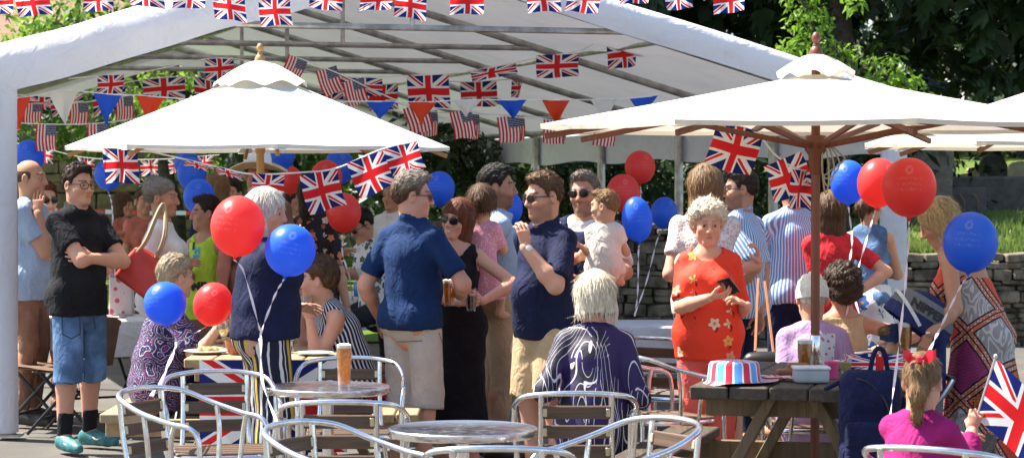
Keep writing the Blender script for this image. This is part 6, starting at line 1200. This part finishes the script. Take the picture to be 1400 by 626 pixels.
V, Q = grow([rbox((0, 0, .020), (.085, .035, .020), .015), rbox((.02, .02, .045), (.055, .03, .022), .015)], .006); setp(link('spectacle_case', fast_mesh('case', V, Q), plain('brown_leather', (.22, .07, .03), .45), None, on(1086, 11.0, RT)), 'brown leather spectacle case lying before the pint', 'case')
pint(on(1131, 11.6, RT), 'tall glass printed with pink and grey dots behind the pole', .165, .042, 0, foam=False, gm=speck('dotted_glass', (.60, .58, .60), (.55, .12, .2), 40, .3)); pint(on(1116, 11.05, RT), 'small empty tumbler before the parasol pole', .10, .03, 0, foam=False); pint(on(1157, 11.2, RT), 'small glass of yellow drink right of the pole', .07, .03, .8, WINE, False)
flat_flag('napkin', 'crumpled union flag napkin on the dark table beside the hat', on(1058, 10.9, RT + .018), A(.96, -.26, 0), A(.2, -.95, -.08), .17, .14, UJD, 'napkin', .012, 14, 12, 5)
o = empty('paper_tray', on(1200, 11.35, RT), 'union flag printed paper tray beyond the backpack', 'tray'); m = MB(); m.box((0, 0, .005), (.30, .16, .008)); m.build('base', WHITE, o)
for c, u, w_ in (((0, -.08, .078), A(1, 0, 0), .30), ((0, .08, .078), A(1, 0, 0), .30), ((-.15, 0, .078), A(0, 1, 0), .16), ((.15, 0, .078), A(0, 1, 0), .16)): flat_flag('side', None, None, u, A(0, 0, -1), w_, .075, UJD, None, 0, 6, 4, 1, o).location = c
# backpack
o = empty('backpack', on(1190, 10.25, .42), 'navy backpack with a tall carry loop propped at the dark picnic table', 'bag'); BP = fabric('navy_backpack_cloth', (.009, .012, .045), .2, fold=.6)
wv = waves(77, 22); V, Q = grow([rbox((0, 0, .235), (.135, .085, .235), .07), ell((-.0, -.05, .14), (.115, .075, .13), .03), ell((.0, -.05, .36), (.10, .06, .08), .03)], .009, lambda x, y, z: wv(x, y, z) * .007); link('bag_body', fast_mesh('bag_body', V, Q), BP, o)
V, Q = grow([rbox((-.035, -.115, .13), (.09, .025, .12), .022)], .008, lambda x, y, z: wv(x, y, z) * .004); link('pocket', fast_mesh('pocket', V, Q), BP, o); MB().tube(curve([(.0, -.0, .46), (.012, -.0, .52), (.03, .0, .56), (.06, .0, .55), (.075, .0, .48), (.08, .0, .43)], 20), .011, 7).build('carry_loop', BP, o)
MB().tube(curve([(-.1, -.06, .44), (-.02, -.098, .42), (.05, -.105, .34), (.09, -.10, .2), (.1, -.09, .05)], 20), .004, 5).build('zip', BLACKT, o); MB().tube(curve([(-.1, .02, .43), (-.16, -.0, .40), (-.2, -.03, .385)], 8), .010, 6).build('strap', BP, o)
# stool bearing it
o = empty('wooden_stool', on(1190, 10.25, 0), 'low wooden stool hidden under the navy backpack', 'stool'); MB().box((0, 0, .395), (.30, .24, .04), None, .006).build('seat', DARKW, o)
for sx in (1, -1):
    for sy in (1, -1): MB().beam((sx * .11, sy * .08, .375), (sx * .13, sy * .1, 0), .03, .03).build('leg', DARKW, o)
# on the pale table
def wineglass(p, label):
    o = empty('wine_glass', p, label, 'glass'); MB().lathe([(.0001, 0), (.032, .001), (.030, .004), (.005, .010), (.004, .07), (.018, .085), (.036, .115), (.038, .14), (.033, .175), (.0315, .175), (.036, .14), (.034, .117), (.016, .089), (.0001, .082)], (0, 0, 0), 22).build('glass', GLASS, o); MB().lathe([(.0001, .086), (.015, .090), (.033, .117), (.034, .125), (.0001, .125)], (0, 0, 0), 20).build('drink', WINE, o)
wineglass(on(305, 13.2, .752), 'stemmed glass of white wine on the pale picnic table'); setp(MB().lathe([(.0001, .003), (.045, 0), (.068, .05), (.072, .075), (.066, .075), (.060, .05), (.0001, .02)], (0, 0, 0), 24).build('bowl', plain('terracotta', (.36, .12, .05), .5), None, on(324, 13.0, .752)), 'terracotta bowl on the pale picnic table beside the wine', 'bowl')
o = setp(MB().lathe([(.0001, .004), (.07, .0), (.12, .014), (.125, .018), (.12, .02), (.07, .008), (.0001, .008)], (0, 0, 0), 28).build('plate', plain('white_china', (.7, .7, .68), .2, bump=0), None, on(281, 13.05, .752)), 'white plate of food before the seated paisley woman', 'plate'); m = MB(); q = random.Random(4)
m2 = MB()
for i in range(16): a = q.uniform(0, 6.28); rr = q.uniform(0, .075); m2.lathe([(.0001, .02), (.012, .014), (.018, .004), (.014, -.006), (.0001, -.01)], (rr * math.cos(a), rr * math.sin(a), .02), 7, None, q.uniform(.7, 1.4), q.uniform(.7, 1.4))
setp(m2.build('sandwich_pieces', plain('golden_food', (.52, .30, .10), .7, var=.4, scale=50), None, on(281, 13.05, .752)), 'heap of golden snack food on the white plate', 'food')
wineglass(on(318, 13.45, .752), 'second stemmed wine glass behind the terracotta bowl')
pint(on(408, 13.9, .752), 'empty plastic tumbler standing at the far end of the pale picnic table', .12, .038, 0, foam=False, gm=PLASG); pint(on(395, 13.1, .752), 'short glass of cola on the pale picnic table', .10, .034, .7, COLA, False)
setp(MB().lathe([(.0001, .004), (.06, .0), (.10, .012), (.104, .016), (.10, .017), (.06, .007), (.0001, .007)], (0, 0, 0), 28).build('plate', plain('paper_plate', (.68, .68, .66), .6, bump=0), None, on(430, 12.95, .752)), 'empty white paper plate near the right edge of the pale picnic table', 'plate')
# far tables
setp(MB().lathe([(.0001, 0), (.031, .0), (.033, .006), (.033, .108), (.028, .118), (.0001, .116)], (0, 0, 0), 18).build('drink_can', plain('blue_can', (.04, .20, .55), .25, .6), None, on(489, 19.3, .762)), 'blue drinks can on the long white table', 'can')
pint(on(468, 19.3, .762), 'tall clear plastic cup on the long white table', .15, .04, .3, foam=False, gm=PLASG); pint(on(505, 19.5, .762), 'smaller plastic cup right of the blue can', .12, .04, .5, WINE, False, gm=PLASG)
o = empty('gift_bag', on(166, 16.9, .742), 'pale patterned paper gift bag on the round white table', 'bag'); GB = speck('patterned_paper', (.52, .50, .48), (.40, .10, .12), 14, .3); V, Q = grow([rbox((0, 0, .15), (.085, .05, .15), .006), rbox((0, 0, .32), (.075, .042, .05), .004, op='s')], .008); link('paper', fast_mesh('paper', V, Q), GB, o); MB().tube(curve([(-.04, -.048, .29), (-.035, -.05, .37), (.035, -.05, .37), (.04, -.048, .29)], 14), .004, 5).build('handle', RIB, o)
flat_flag('napkin', 'red and white printed paper lying on the round white table', on(146, 16.8, .748), A(1, 0, 0), A(0, -1, 0.0), .3, .25, UJD, 'napkin', .012, 10, 10, 8)
MB
